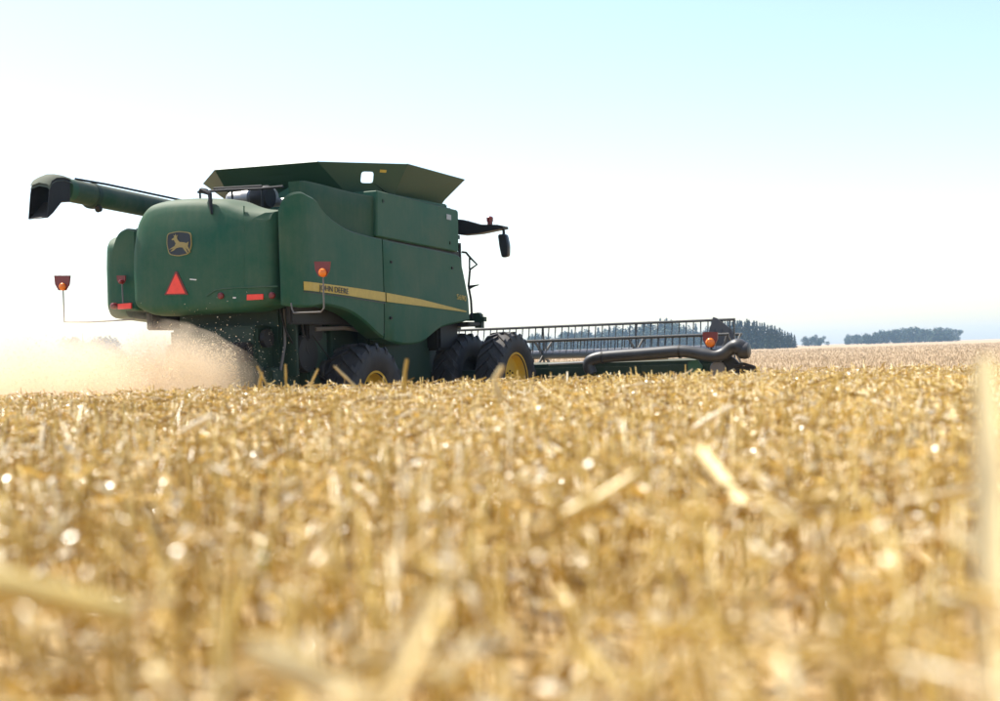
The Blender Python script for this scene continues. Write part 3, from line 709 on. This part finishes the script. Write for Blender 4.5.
# reel: six tined bats on spiders
RC = (6.55, 1.40); RR = .57
bat_angles = [R(90 + 60 * k) for k in range(6)]
H(MB().tube([(RC[0], -HW + .1, RC[1]), (RC[0], HW - .1, RC[1])], .09, 14), 'reel_tube', 'galv')
for an in bat_angles:
    bx_, bz_ = RC[0] + RR * math.cos(an), RC[1] + RR * math.sin(an)
    bt = H(MB().tube([(bx_, -HW + .1, bz_), (bx_, HW - .1, bz_)], .026, 8), 'reel_bat', 'reel')
    tn = MB()
    for k in range(82):
        y = -HW + .2 + k * (2 * HW - .4) / 81
        tn.tube([(bx_, y, bz_), (bx_ - .03, y, bz_ - .14), (bx_ - .07, y, bz_ - .26)], [.013, .012, .007], 5)
    H(tn, 'tines', 'reel', bt, kind='stuff')
for y in np.linspace(-HW + .12, HW - .12, 7):
    sp_ = MB()
    for an in bat_angles:
        d_ = Vector((math.cos(an), 0, math.sin(an))); c = Vector((RC[0], y, RC[1]))
        e = c + d_ * RR; pn = Vector((-d_.z, 0, d_.x))
        sp_.prism([c + pn * .04, e + pn * .02, e - pn * .02, c - pn * .04], (0, .02, 0))
    H(sp_, 'reel_spider', 'reel')
# reel end shield and arm
es = [S(a, b, 'y', -HW - .05) for a, b in ((713, 317.5), (719, 320), (731, 332), (732, 340), (728, 347), (712, 344), (708, 331))]
ey = -6.02
es = [S(a, b, 'x', 6.5) for a, b in ((713, 317), (716.5, 318), (731, 329), (734, 336), (731, 345), (716, 347), (707, 343), (709, 331))]
H(MB().prism(es, (.05, 0, 0)), 'reel_end_shield', 'grey', smooth=0)
H(MB().tube([S(722, 350, 'x', 6.2), S(725, 342, 'x', 6.2), S(728, 333, 'x', 6.2)], .025, 8), 'reel_lift_strut', 'grey')
for s_ in (-1, 1):
    H(MB().tube([(5.45, s_ * (HW - .05), 1.16), (6.0, s_ * (HW - .03), 1.45), (6.6, s_ * (HW - .03), 1.42), (6.9, s_ * (HW - .03), 1.38)], .05, 8), 'reel_arm', 'paint_dark')
# bent blower duct along the back
xd = 5.0
dp = [S(a, b, 'x', xd) for a, b in ((592, 374), (589, 367), (590, 361.5), (598, 357.8), (612, 356.2), (650, 353.4), (678, 351.3), (690, 352.0), (703, 354.3), (715, 355.8), (724, 353.6), (731, 348.5), (738, 346.8), (744, 350.5))]
dps = [Vector(q) for q in catmull(dp, 4, closed=False)]
du = H(MB().tube(dps, [.11] * 3 + [.115] * (len(dps) - 12) + [.12, .13, .14, .15, .155, .155, .15, .15, .14], 18), 'blower_duct', 'duct')
for a, b in ((603, 357.3), (680, 351.6)):
    q = S(a, b, 'x', xd); H(MB().lathe([(-.02, .11), (-.02, .122), (.02, .122), (.02, .11)], q, 'y', 18), 'duct_clamp', 'black', du)
qd = S(744, 350.5, 'x', xd); H(MB().lathe([(-.11, .09), (-.09, .14), (-.02, .155), (.08, .145), (.1, .12)], qd, 'y', 18), 'blower_cap', 'duct', du)
H(MB().prism([S(a, b, 'x', 5.05) for a, b in ((688, 362), (697, 359.5), (702, 366), (700, 380), (688, 380))], (.06, 0, 0)), 'drive_shield', 'paint', smooth=0)
H(MB().lathe([(-.06, .13), (-.03, .15), (.05, .15)], S(718, 369, 'x', 5.1), 'x', 18), 'drive_pulley', 'grey')
H(MB().prism([S(a, b, 'x', 5.1) for a, b in ((724, 352), (734, 358), (742, 366), (755, 366), (757, 380), (722, 380), (721, 360))], (.08, 0, 0)), 'end_bracket', 'black', smooth=0)
H(MB().tube([S(735, 366, 'x', 5.0), S(744, 364, 'x', 5.0), S(754, 367, 'x', 5.0), S(757, 372, 'x', 5.0)], .03, 6), 'hose', 'black')
# header marker lamp
def hplate(pix, x, name, mat, th, parent=HD): return H(MB().prism([S(a, b, 'x', x) for a, b in pix], (-th, 0, 0)), name, mat, parent, smooth=0)
ml = hplate([(703, 332), (718, 332), (718, 339), (714, 347.5), (707, 347.5), (703, 339)], 5.05, 'marker_lamp', 'dark_red', .03)
H(MB().lathe([(0.02, .085), (-.03, .085), (-.06, .06), (-.07, .01)], S(710.5, 342.5, 'x', 5.02), 'x', 16), 'lens', 'amber', ml)
H(MB().tube([S(711, 344, 'x', 5.07), S(712, 356, 'x', 5.07)], .02, 8), 'lamp_arm', 'black', ml)

# ------------------------------------------------------------------ straw: numpy mesh builder
def bulk_mesh(name, verts, faces_n, nper, vper, shade, mat, kind='stuff', label=None, cat=None):
    """verts (N, vper, 3); faces_n list of tuples local indices; shade (N,)"""
    N = verts.shape[0]
    me = bpy.data.meshes.new(name)
    base = (np.arange(N) * vper)[:, None]
    me.vertices.add(N * vper); me.vertices.foreach_set('co', verts.reshape(-1).astype(np.float32))
    loops = []; starts = []; tot = 0
    per = np.concatenate([np.array(f) for f in faces_n]); lens = np.array([len(f) for f in faces_n])
    lp_ = (base + per[None, :]).reshape(-1)
    st = np.concatenate([[0], np.cumsum(lens)[:-1]]); stt = (np.arange(N)[:, None] * per.size + st[None, :]).reshape(-1)
    me.loops.add(lp_.size); me.loops.foreach_set('vertex_index', lp_.astype(np.int32))
    me.polygons.add(stt.size); me.polygons.foreach_set('loop_start', stt.astype(np.int32))
    me.update(calc_edges=True); me.validate()
    at = me.attributes.new('shade', 'FLOAT', 'POINT'); at.data.foreach_set('value', np.repeat(shade, vper).astype(np.float32))
    me.polygons.foreach_set('use_smooth', np.ones(len(me.polygons), bool))
    me.materials.append(mat)
    o = bpy.data.objects.new(name, me); COL.objects.link(o); tag(o, label, cat, kind=kind)
    return o

def stalks(base, axis, length, rad, ns=5, taper=.9, bend=None, segs=2):
    """tubes: base (N,3), axis unit (N,3), length (N,), rad (N,); returns verts and local faces"""
    N = len(base)
    ref = np.where(np.abs(axis[:, 2:3]) > .8, np.array([[1., 0, 0]]), np.array([[0, 0, 1.]]))
    a = np.cross(axis, ref); a /= np.linalg.norm(a, axis=1)[:, None]; b = np.cross(axis, a)
    rings = []
    for s_ in range(segs + 1):
        t = s_ / segs; c = base + axis * (length * t)[:, None]
        if bend is not None: c = c + bend * (t * t)
        for k in range(ns):
            an = 2 * math.pi * k / ns; rr_ = rad * (1 - (1 - taper) * t)
            rings.append(c + (a * math.cos(an) + b * math.sin(an)) * rr_[:, None])
    v = np.stack(rings, 1); f = []
    for s_ in range(segs):
        for k in range(ns): f.append((s_ * ns + k, s_ * ns + (k + 1) % ns, (s_ + 1) * ns + (k + 1) % ns, (s_ + 1) * ns + k))
    f.append(tuple(segs * ns + k for k in range(ns)))
    return v, f

ROWS = .125
def field_pts(y0, y1, dens, xmul=.46, xadd=1.4):
    """points in drill rows along the machine's heading"""
    n = int(dens * ((xmul * (y0 + y1) / 2 + xadd) * 2) * (y1 - y0))
    y = rng.uniform(y0, y1, n); hw = xmul * y1 + xadd; x = rng.uniform(-hw, hw, n)
    k = np.abs(x) < xmul * y + xadd; x, y = x[k], y[k]
    # snap sideways onto rows
    c, s_ = math.cos(PSI), math.sin(PSI)
    u = x * c - y * s_; v = x * s_ + y * c
    u = np.round(u / ROWS) * ROWS + rng.normal(0, .02, u.size)
    return u * c + v * s_, -u * s_ + v * c
def unit(a): return a / np.linalg.norm(a, axis=1)[:, None]
STUB = .215
def standing(y0, y1, dens, ns, segs, rmul=1.0):
    x, y = field_pts(y0, y1, dens); n = x.size
    L_ = np.clip(rng.normal(STUB, .020, n) + .012 * np.sin(1.9 * x + .7) * np.sin(1.3 * y + .4), .10, .30)
    L_ = np.where(rng.random(n) < .15, L_ * rng.uniform(.4, .9, n), L_)
    tilt = np.abs(rng.normal(0, .23, n)); tilt = np.where(rng.random(n) < .18, rng.uniform(.3, 1.0, n), tilt); az = rng.uniform(0, 2 * math.pi, n)
    ax = np.stack([np.sin(tilt) * np.cos(az), np.sin(tilt) * np.sin(az), np.cos(tilt)], 1)
    r = rng.uniform(.0015, .0026, n) * rmul
    base = np.stack([x, y, hgt(x, y) - .015], 1)
    patch = np.sin(5.3 * x + 2.1 * y) + np.sin(3.7 * y - 6.1 * x + 1.7) + np.sin(9.1 * x * .7 + 7.3 * y)
    keep = (np.hypot(x, y) > .42) & (rng.random(n) < np.clip(.8 + .32 * patch, .25, 1))
    v, f = stalks(base[keep], ax[keep], L_[keep], r[keep], ns, .92, rng.normal(0, .008, (keep.sum(), 3)), segs)
    return v, f, np.clip(rng.beta(1.5, 1.4, keep.sum()), 0, 1)
for i, (y0, y1, dens_, ns, sg, rm) in enumerate(((.2, 3.0, 680, 7, 2, 1.0), (3.0, 9.0, 760, 5, 1, 1.1), (9.0, 20.0, 150, 3, 1, 1.6))):
    v, f, s_ = standing(y0, y1, dens_, ns, sg, rm)
    bulk_mesh('wheat_stubble', v, f, 0, v.shape[1], s_, M['straw'], label=('golden cut wheat stubble standing in the blurred foreground', 'golden cut wheat stubble along the crest before the combine', 'golden cut wheat stubble on the slope below the crest')[i], cat='stubble')

def loose(y0, y1, dens, lmin, lmax, zlo, zhi, ns, name, label, flat=False, rm=1.0, mat='leafstraw'):
    hwm = .46 * (y0 + y1) / 2 + 1.4; n = int(dens * 2 * hwm * (y1 - y0))
    y = rng.uniform(y0, y1, n); x = rng.uniform(-1, 1, n) * (.46 * y + 1.4)
    k = np.hypot(x, y) > .5; x, y = x[k], y[k]; n = x.size
    z = hgt(x, y) + zlo + (zhi - zlo) * rng.beta(2.2, 1.3, n)
    az = rng.uniform(0, 2 * math.pi, n); el = rng.normal(0, .35, n)
    ax = np.stack([np.cos(el) * np.cos(az), np.cos(el) * np.sin(az), np.sin(el)], 1)
    L_ = rng.uniform(lmin, lmax, n)
    base = np.stack([x, y, z], 1) - ax * (L_ / 2)[:, None]
    sh = np.clip(rng.beta(1.6, 1.1, n), 0, 1)
    if not flat:
        v, f = stalks(base, ax, L_, rng.uniform(.0014, .0026, n) * rm, ns, .95, rng.normal(0, .006, (n, 3)), 1)
        f = f + [tuple(range(ns))[::-1]]
        return bulk_mesh(name, v, f, 0, v.shape[1], sh, M['straw'], label=label, cat='straw')
    # ribbons: dry leaves, curled
    side = np.cross(ax, unit(rng.normal(0, 1, (n, 3)))); side = unit(side); nr = np.cross(ax, side)
    W_ = rng.uniform(.0014, .0032, n) * rm; curl = rng.normal(0, .25, n) * L_
    rings = []
    for q_ in range(5):
        t = q_ / 4; c = base + ax * (L_ * t)[:, None] + nr * (curl * (t - .5) ** 2 * 2)[:, None]
        w__ = W_ * (1 - .75 * abs(t - .4)); tw = side * math.cos(t * 1.2) + nr * math.sin(t * 1.2)
        rings += [c - tw * w__[:, None], c + tw * w__[:, None]]
    v = np.stack(rings, 1); f = [(2 * q_, 2 * q_ + 1, 2 * q_ + 3, 2 * q_ + 2) for q_ in range(4)]
    return bulk_mesh(name, v, f, 0, 10, sh, M[mat], label=label, cat='straw')
loose(.3, 3.0, 420, .02, .10, .05, STUB + .005, 6, 'loose_straw', 'cut straw lying across the blurred foreground stubble')
loose(3.0, 9.0, 300, .02, .10, .06, STUB + .015, 5, 'loose_straw', 'cut straw lying across the stubble along the crest', rm=1.1)
loose(.3, 3.0, 380, .02, .08, .02, STUB - .01, 0, 'dry_leaf_litter', 'curled dry wheat leaves in the blurred foreground', flat=True)
loose(3.0, 9.0, 260, .02, .08, .04, STUB + .01, 0, 'dry_leaf_litter', 'curled dry wheat leaves in the stubble along the crest', flat=True, rm=.85)
loose(.3, 9.0, 500, .006, .022, .06, STUB + .005, 0, 'chaff_litter', 'small chaff flakes caught in the stubble', flat=True, rm=1.3, mat='glint')

# far stubble, in coarser tufts
def far_stubble():
    n = 140000; d = np.exp(rng.uniform(math.log(20), math.log(420), n)); x = rng.uniform(-.5, .55, n) * d; y = d
    lx = (x - ORG.x) * UX.x + (y - ORG.y) * UX.y; ly = (x - ORG.x) * UY.x + (y - ORG.y) * UY.y
    k = ~((lx > -3.2) & (lx < 8) & (np.abs(ly) < 7)); x, y, d = x[k], y[k], d[k]; n = x.size
    wv = .003 + d * .00012; hh = rng.uniform(.14, .26, n)
    base = np.stack([x, y, hgt(x, y) - .02], 1); az = rng.uniform(0, math.pi, n)
    sd_ = np.stack([np.cos(az), np.sin(az), np.zeros(n)], 1) * wv[:, None]
    lean = np.stack([rng.normal(0, .03, n), rng.normal(0, .03, n), hh], 1)
    v = np.stack([base - sd_, base + sd_, base + lean + sd_ * .6, base + lean - sd_ * .6], 1)
    bulk_mesh('wheat_stubble', v, [(0, 1, 2, 3)], 0, 4, np.clip(rng.beta(2, 2, n), 0, 1), M['farstraw'], label='pale stubble of the far field beyond the combine', cat='stubble')
far_stubble()

# ------------------------------------------------------------------ single straws one can pick out
def W(px, py, d):
    """world point seen at a photo pixel at depth d along the view"""
    return EYE + (FWD + RIGHT * ((px - 500) / FPX) - UP * ((py - 350.5) / FPX)) * d
def straw(path, rad, shade, label, green=False, node=True):
    mb = MB(); pts = [W(*p) for p in path]
    o_ = pts[0].copy()
    pp = []; rs = []
    for i in range(len(pts) - 1):
        for k in range(4):
            t = k / 4; pp.append(pts[i].lerp(pts[i + 1], t) - o_); rs.append(rad * (1.25 if (node and i == 0 and k == 2) else 1))
    pp.append(pts[-1] - o_); rs.append(rad * .9)
    mb.tube(pp, rs, 9)
    me_o = mb.build('straw', M['straw'] if not green else M['greenleaf'], None, smooth=40)
    me_o.location = o_
    at = me_o.data.attributes.new('shade', 'FLOAT', 'POINT'); at.data.foreach_set('value', [shade] * len(me_o.data.vertices))
    tag(me_o, label, 'straw'); return me_o
M['greenleaf'] = plain('green_blade', (.26, .36, .10), .5)
def sheath(path, rad, shade, label):
    """open, curled leaf sheath facing the viewer's side"""
    pts = [W(*p) for p in path]; o_ = pts[0].copy(); pts = [Vector(q) for q in catmull([p - o_ for p in pts], 6, closed=False)]
    mb = MB(); n = 7; vv = []
    for i, p in enumerate(pts):
        rr = rad * (1 - .35 * (i / (len(pts) - 1)) ** 3)
        for th_, d_ in ((0, 0), (1, .0009)):
            for k in range(n):
                an = R(-68 + 136 * k / (n - 1)); vv.append(p + Vector((math.sin(an) * (rr - d_), -math.cos(an) * (rr - d_) * .6, 0)))
    ff = []
    for i in range(len(pts) - 1):
        a, b = i * 2 * n, (i + 1) * 2 * n
        for k in range(n - 1): ff += [(a + k, b + k, b + k + 1, a + k + 1)]
    mb.add(vv, ff); o = mb.build('straw', M['blade'], None, smooth=60); o.location = o_
    at = o.data.attributes.new('shade', 'FLOAT', 'POINT'); at.data.foreach_set('value', [shade] * len(o.data.vertices))
    tag(o, label, 'straw')
sheath([(992, 900, .72), (990, 640, .72), (988, 500, .725), (986, 430, .73), (983, 358, .73)], .0088, 1.0, 'broad pale straw blade rising above the stubble to the far field line')
sheath([(744, 503, 1.36), (722, 476, 1.27), (710, 461, 1.21), (699, 446, 1.15)], .0060, 1.0, 'stout bright straw stub leaning over, alone above the blurred stubble')
straw([(181, 432, 2.2), (212, 416, 2.2)], .0042, 1.0, 'short white straw lying aslant under the dust plume')
straw([(690, 431, 2.3), (731, 406, 2.3)], .0046, 1.0, 'short white straw lying aslant beneath the header duct')
sheath([(385, 700, .62), (412, 640, .62), (426, 615, .62), (440, 590, .62)], .0068, .7, 'broad yellow straw tilted up in the blurred foreground')
straw([(-40, 580, .66), (60, 597, .66), (130, 616, .66)], .0070, .85, 'broad pale straw lying nearly level in the blurred foreground')
straw([(245, 650, .56), (330, 690, .56), (400, 725, .56)], .0066, .9, 'broad pale straw sloping down towards the near ground')
straw([(566, 516, 1.1), (600, 500, 1.1), (638, 476, 1.1)], .0058, .8, 'long dull straw sloping gently across the mid stubble')
straw([(404, 392, 3.4), (405, 372, 3.4), (407, 359, 3.4)], .0042, .55, 'upright straw standing against the front tyre gap')
straw([(258, 392, 4.5), (262, 372, 4.5)], .004, .6, 'short straw standing before the straw chopper')
straw([(268, 388, 4.4), (257, 366, 4.4)], .003, .75, 'thin straw leaning before the straw chopper')
straw([(286, 386, 4.6), (285.5, 364, 4.6)], .003, .7, 'thin upright straw before the rear axle')
straw([(355, 386, 4.0), (334, 366, 4.0)], .0032, .9, 'pale straw leaning across the rear tyre')
straw([(310, 386, 4.6), (318, 369, 4.6)], .003, .8, 'thin straw leaning beside the rear tyre')
straw([(812, 424, 2.0), (826, 398, 2.0), (842, 372, 2.0)], .0036, .62, 'long thin straw leaning up towards the far trees')
straw([(755, 430, 1.9), (764, 402, 1.9)], .0030, .75, 'short straw leaning beside the long thin one')
straw([(500, 402, 2.2), (494, 380, 2.2), (503, 366, 2.2)], .0042, .9, 'pale straw standing before the front wheel hub')
straw([(262, 575, 1.1), (264, 556, 1.1), (262, 541, 1.1)], .0030, .5, 'green blade of regrowth among the golden stubble', green=True, node=False)

# ------------------------------------------------------------------ dust and chaff thrown out behind
def local_to_world(p): return np.array(ORG)[None] + p[:, :1] * np.array(UX)[None] + p[:, 1:2] * np.array(UY)[None] + p[:, 2:] * np.array([0, 0, 1.])[None]
BL = S(190, 372, 'x', -2.9)          # billow at the spreader
def chaff():
    n2, n3 = 170000, 3200
    t = rng.random(n2) ** 2.0; w_ = rng.uniform(-1, 1, n2)
    zz = rng.normal(0, 1, n2) * (.30 + .16 * t)
    p1 = np.stack([-2.40 - .22 * w_ ** 2 - .5 * np.clip(zz, 0, 1) ** 2 - t * 7.0, 0.02 + w_ * (.92 + .5 * t) + t * .8, 1.12 + zz], 1)
    p1 = p1[(p1[:, 2] < 1.85 + rng.normal(0, .10, n2)) & (p1[:, 1] > -1.05 + rng.normal(0, .10, n2))]
    p2 = np.zeros((0, 3))
    a = rng.normal(0, 1, (n3, 3)); p3 = np.array([-2.75, -.35, 1.25]) + a * np.array([.45, .55, .36])
    p = np.concatenate([p1, p2, p3]); p = p[p[:, 2] > .05]; n = len(p); c = local_to_world(p)
    u = unit(rng.normal(0, 1, (n, 3))); v_ = unit(np.cross(u, rng.normal(0, 1, (n, 3))))
    a_ = rng.uniform(.004, .012, n)[:, None]; b_ = a_ * rng.uniform(.25, .7, n)[:, None]
    v = np.stack([c - u * a_, c + v_ * b_, c + u * a_, c - v_ * b_], 1)
    bulk_mesh('flying_chaff', v, [(0, 1, 2, 3)], 0, 4, rng.random(n), M['chaff'], label='cloud of pale chaff flying out behind the combine', cat='chaff')
chaff()
def dust():
    mt = bpy.data.materials.new('chaff_dust'); mt.use_nodes = True; t = mt.node_tree; t.nodes.clear(); N = t.nodes.new; L = t.links.new
    o = N('ShaderNodeOutputMaterial'); pv = N('ShaderNodeVolumePrincipled'); L(pv.outputs[0], o.inputs['Volume'])
    pv.inputs['Color'].default_value = (.94, .81, .635, 1); pv.inputs['Anisotropy'].default_value = .42
    tc = N('ShaderNodeTexCoord')
    def ell(c, r):
        mp = N('ShaderNodeMapping'); mp.vector_type = 'TEXTURE'; mp.inputs[1].default_value = c; mp.inputs[3].default_value = r; L(tc.outputs['Object'], mp.inputs[0])
        ln = N('ShaderNodeVectorMath'); ln.operation = 'LENGTH'; L(mp.outputs[0], ln.inputs[0])
        s_ = N('ShaderNodeMath'); s_.operation = 'SUBTRACT'; s_.inputs[0].default_value = 1; L(ln.outputs['Value'], s_.inputs[1]); return s_.outputs[0]
    def mth(op, a, b):
        q = N('ShaderNodeMath'); q.operation = op
        for i, z in enumerate((a, b)):
            if isinstance(z, (int, float)): q.inputs[i].default_value = z
            else: L(z, q.inputs[i])
        return q.outputs[0]
    e1 = ell((-3.15, -.12, .95), (1.20, 1.32, 1.22))
    e2 = ell((-6.0, .75, .85), (4.6, 1.6, 1.15))
    e3 = ell((-6.5, 1.4, 1.2), (5.4, 2.6, 1.5))
    ns = N('ShaderNodeTexNoise'); ns.inputs['Scale'].default_value = 1.7; ns.inputs['Detail'].default_value = 5; ns.inputs['Roughness'].default_value = .62; L(tc.outputs['Object'], ns.inputs['Vector'])
    nn = mth('MULTIPLY', mth('SUBTRACT', ns.outputs[0], .5), 1.0)
    def cl(v, k): return mth('MULTIPLY', mth('MINIMUM', mth('MAXIMUM', mth('ADD', v, nn), 0), .5), k)
    dn = mth('ADD', mth('ADD', cl(e1, 2.6), cl(e2, 3.4)), cl(e3, .6))
    L(dn, pv.inputs['Density'])
    mb = MB(); mb.lathe([(-11.8, .2), (-11.2, 1.6), (-9, 2.5), (-6, 2.9), (-3.6, 2.5), (-2.6, 2.1), (-2.0, 1.7), (-1.75, 1.2), (-1.7, .1)], (0, 0, 0), 'x', 18)
    mb.v = [(x, y + .5 + (-x - 2) * .09, max(.02, .75 + z * .62)) for x, y, z in mb.v]
    ob = mb.build('dust_cloud', mt, None); ob.location = ORG; ob.rotation_euler = (0, 0, R(90) - PSI)
    tag(ob, 'pale dust plume drifting behind the combine', 'dust', kind='stuff')
dust()

# ------------------------------------------------------------------ far trees
def leaf_mat(name, c0, c1):
    mt, t, b, o = nodes_of(name); N = t.nodes.new; L = t.links.new
    g_ = N('ShaderNodeNewGeometry'); mx = N('ShaderNodeMix'); mx.data_type = 'RGBA'; mx.inputs[6].default_value = (*c0, 1); mx.inputs[7].default_value = (*c1, 1)
    L(g_.outputs['Random Per Island'], mx.inputs[0]); L(mx.outputs[2], b.inputs['Base Color']); b.inputs['Roughness'].default_value = .6; b.inputs['Specular IOR Level'].default_value = .2
    return mt
M['conifer'] = leaf_mat('conifer_needles', (.012, .030, .022), (.03, .055, .036))
M['broad'] = leaf_mat('broad_leaves', (.022, .045, .03), (.05, .085, .05))
M['bark'] = plain('bark', (.09, .065, .05), .9)
def crown_mesh(kind, seed):
    r = np.random.default_rng(seed); V = []
    if kind == 'conifer':
        n = 900; h = r.random(n) ** .8; rad = (1 - h) ** .85 * .20 * (.75 + .35 * np.sin(h * 34 + r.uniform(0, 6))) + .012
        an = r.uniform(0, 2 * math.pi, n); q_ = rad * r.uniform(.55, 1.05, n)
        c = np.stack([q_ * np.cos(an), q_ * np.sin(an), 0.02 + h * .98], 1); sz = .035 * (1.2 - h * .7)
    else:
        n = 1000; lob = r.normal(0, 1, (9, 3)) * np.array([.22, .22, .16]) + np.array([0, 0, .50]); lob[:3, 2] = .2; lr = r.uniform(.14, .24, 9)
        i = r.integers(0, 9, n); dirs = unit(r.normal(0, 1, (n, 3))); c = lob[i] + dirs * (lr[i] * r.random(n) ** .35)[:, None]
        c[:, 2] = np.clip(c[:, 2], .02, 1.02); sz = np.full(n, .04)
    u = unit(r.normal(0, 1, (n, 3))); v_ = unit(np.cross(u, r.normal(0, 1, (n, 3)))); s_ = (sz * r.uniform(.7, 1.4, n))[:, None]
    v = np.stack([c - u * s_, c - v_ * s_ * .7, c + u * s_, c + v_ * s_ * .7], 1)
    me = bpy.data.meshes.new('crown'); me.from_pydata(v.reshape(-1, 3).tolist(), [], (np.arange(n)[:, None] * 4 + np.arange(4)[None]).tolist()); me.update()
    me.materials.append(M['conifer' if kind == 'conifer' else 'broad']); return me
def trunk_mesh():
    mb = MB(); mb.tube([(0, 0, -.02), (.004, 0, .3), (-.004, .003, .62), (0, 0, .95)], [.022, .017, .011, .002], 7)
    for k in range(4):
        a = k * 1.7; mb.tube([(0, 0, .35 + .1 * k), (.13 * math.cos(a), .13 * math.sin(a), .47 + .1 * k)], [.008, .003], 5)
    o = mb.build('trunk', M['bark'], None); me = o.data; bpy.data.objects.remove(o); return me
CR = {'conifer': [crown_mesh('conifer', i) for i in range(4)], 'broad': [crown_mesh('broad', 20 + i) for i in range(5)]}
TR = trunk_mesh()
def tree(px, top_px, dist, kind, label, group, cat='tree'):
    """stands on the flat ground at a distance; its height follows from where its top shows"""
    hor = 354 - .032 * (px - 500)
    hgt_m = EYE.z + (hor - top_px) / FPX * dist
    x = (px - 500) / FPX * dist
    root = empty('conifer_tree' if kind == 'conifer' else 'broadleaf_tree', (x, dist, 0), random.uniform(0, 6.28))
    tag(root, label, cat, group)
    wd = hgt_m * (random.uniform(.8, 1.2) if kind == 'conifer' else random.uniform(.9, 1.5))
    for nm, me in (('trunk', TR), ('crown', random.choice(CR[kind]))):
        o = bpy.data.objects.new(nm, me); COL.objects.link(o); o.parent = root; o.scale = (wd, wd, hgt_m)
def row(p0, p1, n, tops, d0, d1, kind, label, group, jit=2.5):
    X = [a for a, _ in tops]; Z = [b for _, b in tops]
    for k in range(n):
        px = p0 + (p1 - p0) * (k + random.uniform(.2, .8)) / n
        top = float(np.interp(px, X, Z)) + random.uniform(-.5, jit)
        tree(px, top, random.uniform(d0, d1), kind if kind != 'mix' else random.choice(['conifer', 'broad', 'broad']), label, group)
row(712, 796, 34, [(712, 319), (727, 320), (748, 319), (770, 324), (788, 330), (804, 337)], 520, 640, 'conifer', 'dark conifer in the wood past the right end of the header', 'conifers of the near wood')
row(530, 712, 44, [(536, 332), (590, 328), (640, 326), (652, 318), (668, 316), (680, 323), (712, 324)], 820, 950, 'mix', 'hazy tree of the wood seen through the reel', 'hazy trees behind the reel')
row(806, 822, 4, [(804, 338), (812, 335), (820, 333), (832, 337)], 900, 1000, 'broad', 'small rounded tree in the gap between the two woods', 'trees in the gap')
row(846, 958, 32, [(846, 335), (860, 330), (876, 331), (890, 328), (930, 325), (948, 327), (962, 332)], 1000, 1150, 'broad', 'blue rounded tree of the distant copse on the rise', 'trees of the distant copse', 2)
row(72, 104, 4, [(60, 338), (82, 328), (100, 332), (140, 338)], 1700, 1900, 'broad', 'faint tree behind the dust plume', 'trees behind the dust plume')

# ------------------------------------------------------------------ air
hz = bpy.data.materials.new('air_haze'); hz.use_nodes = True; t = hz.node_tree; t.nodes.clear()
o = t.nodes.new('ShaderNodeOutputMaterial'); pv = t.nodes.new('ShaderNodeVolumePrincipled'); t.links.new(pv.outputs[0], o.inputs['Volume'])
pv.inputs['Color'].default_value = (.46, .70, 1.0, 1); pv.inputs['Density'].default_value = .00020; pv.inputs['Anisotropy'].default_value = .2
hb = MB().box(-2900, 2900, -500, 2900, -1.5, 26).build('haze', hz, None, smooth=0); tag(hb, 'thin summer haze over the fields', 'haze', kind='stuff')
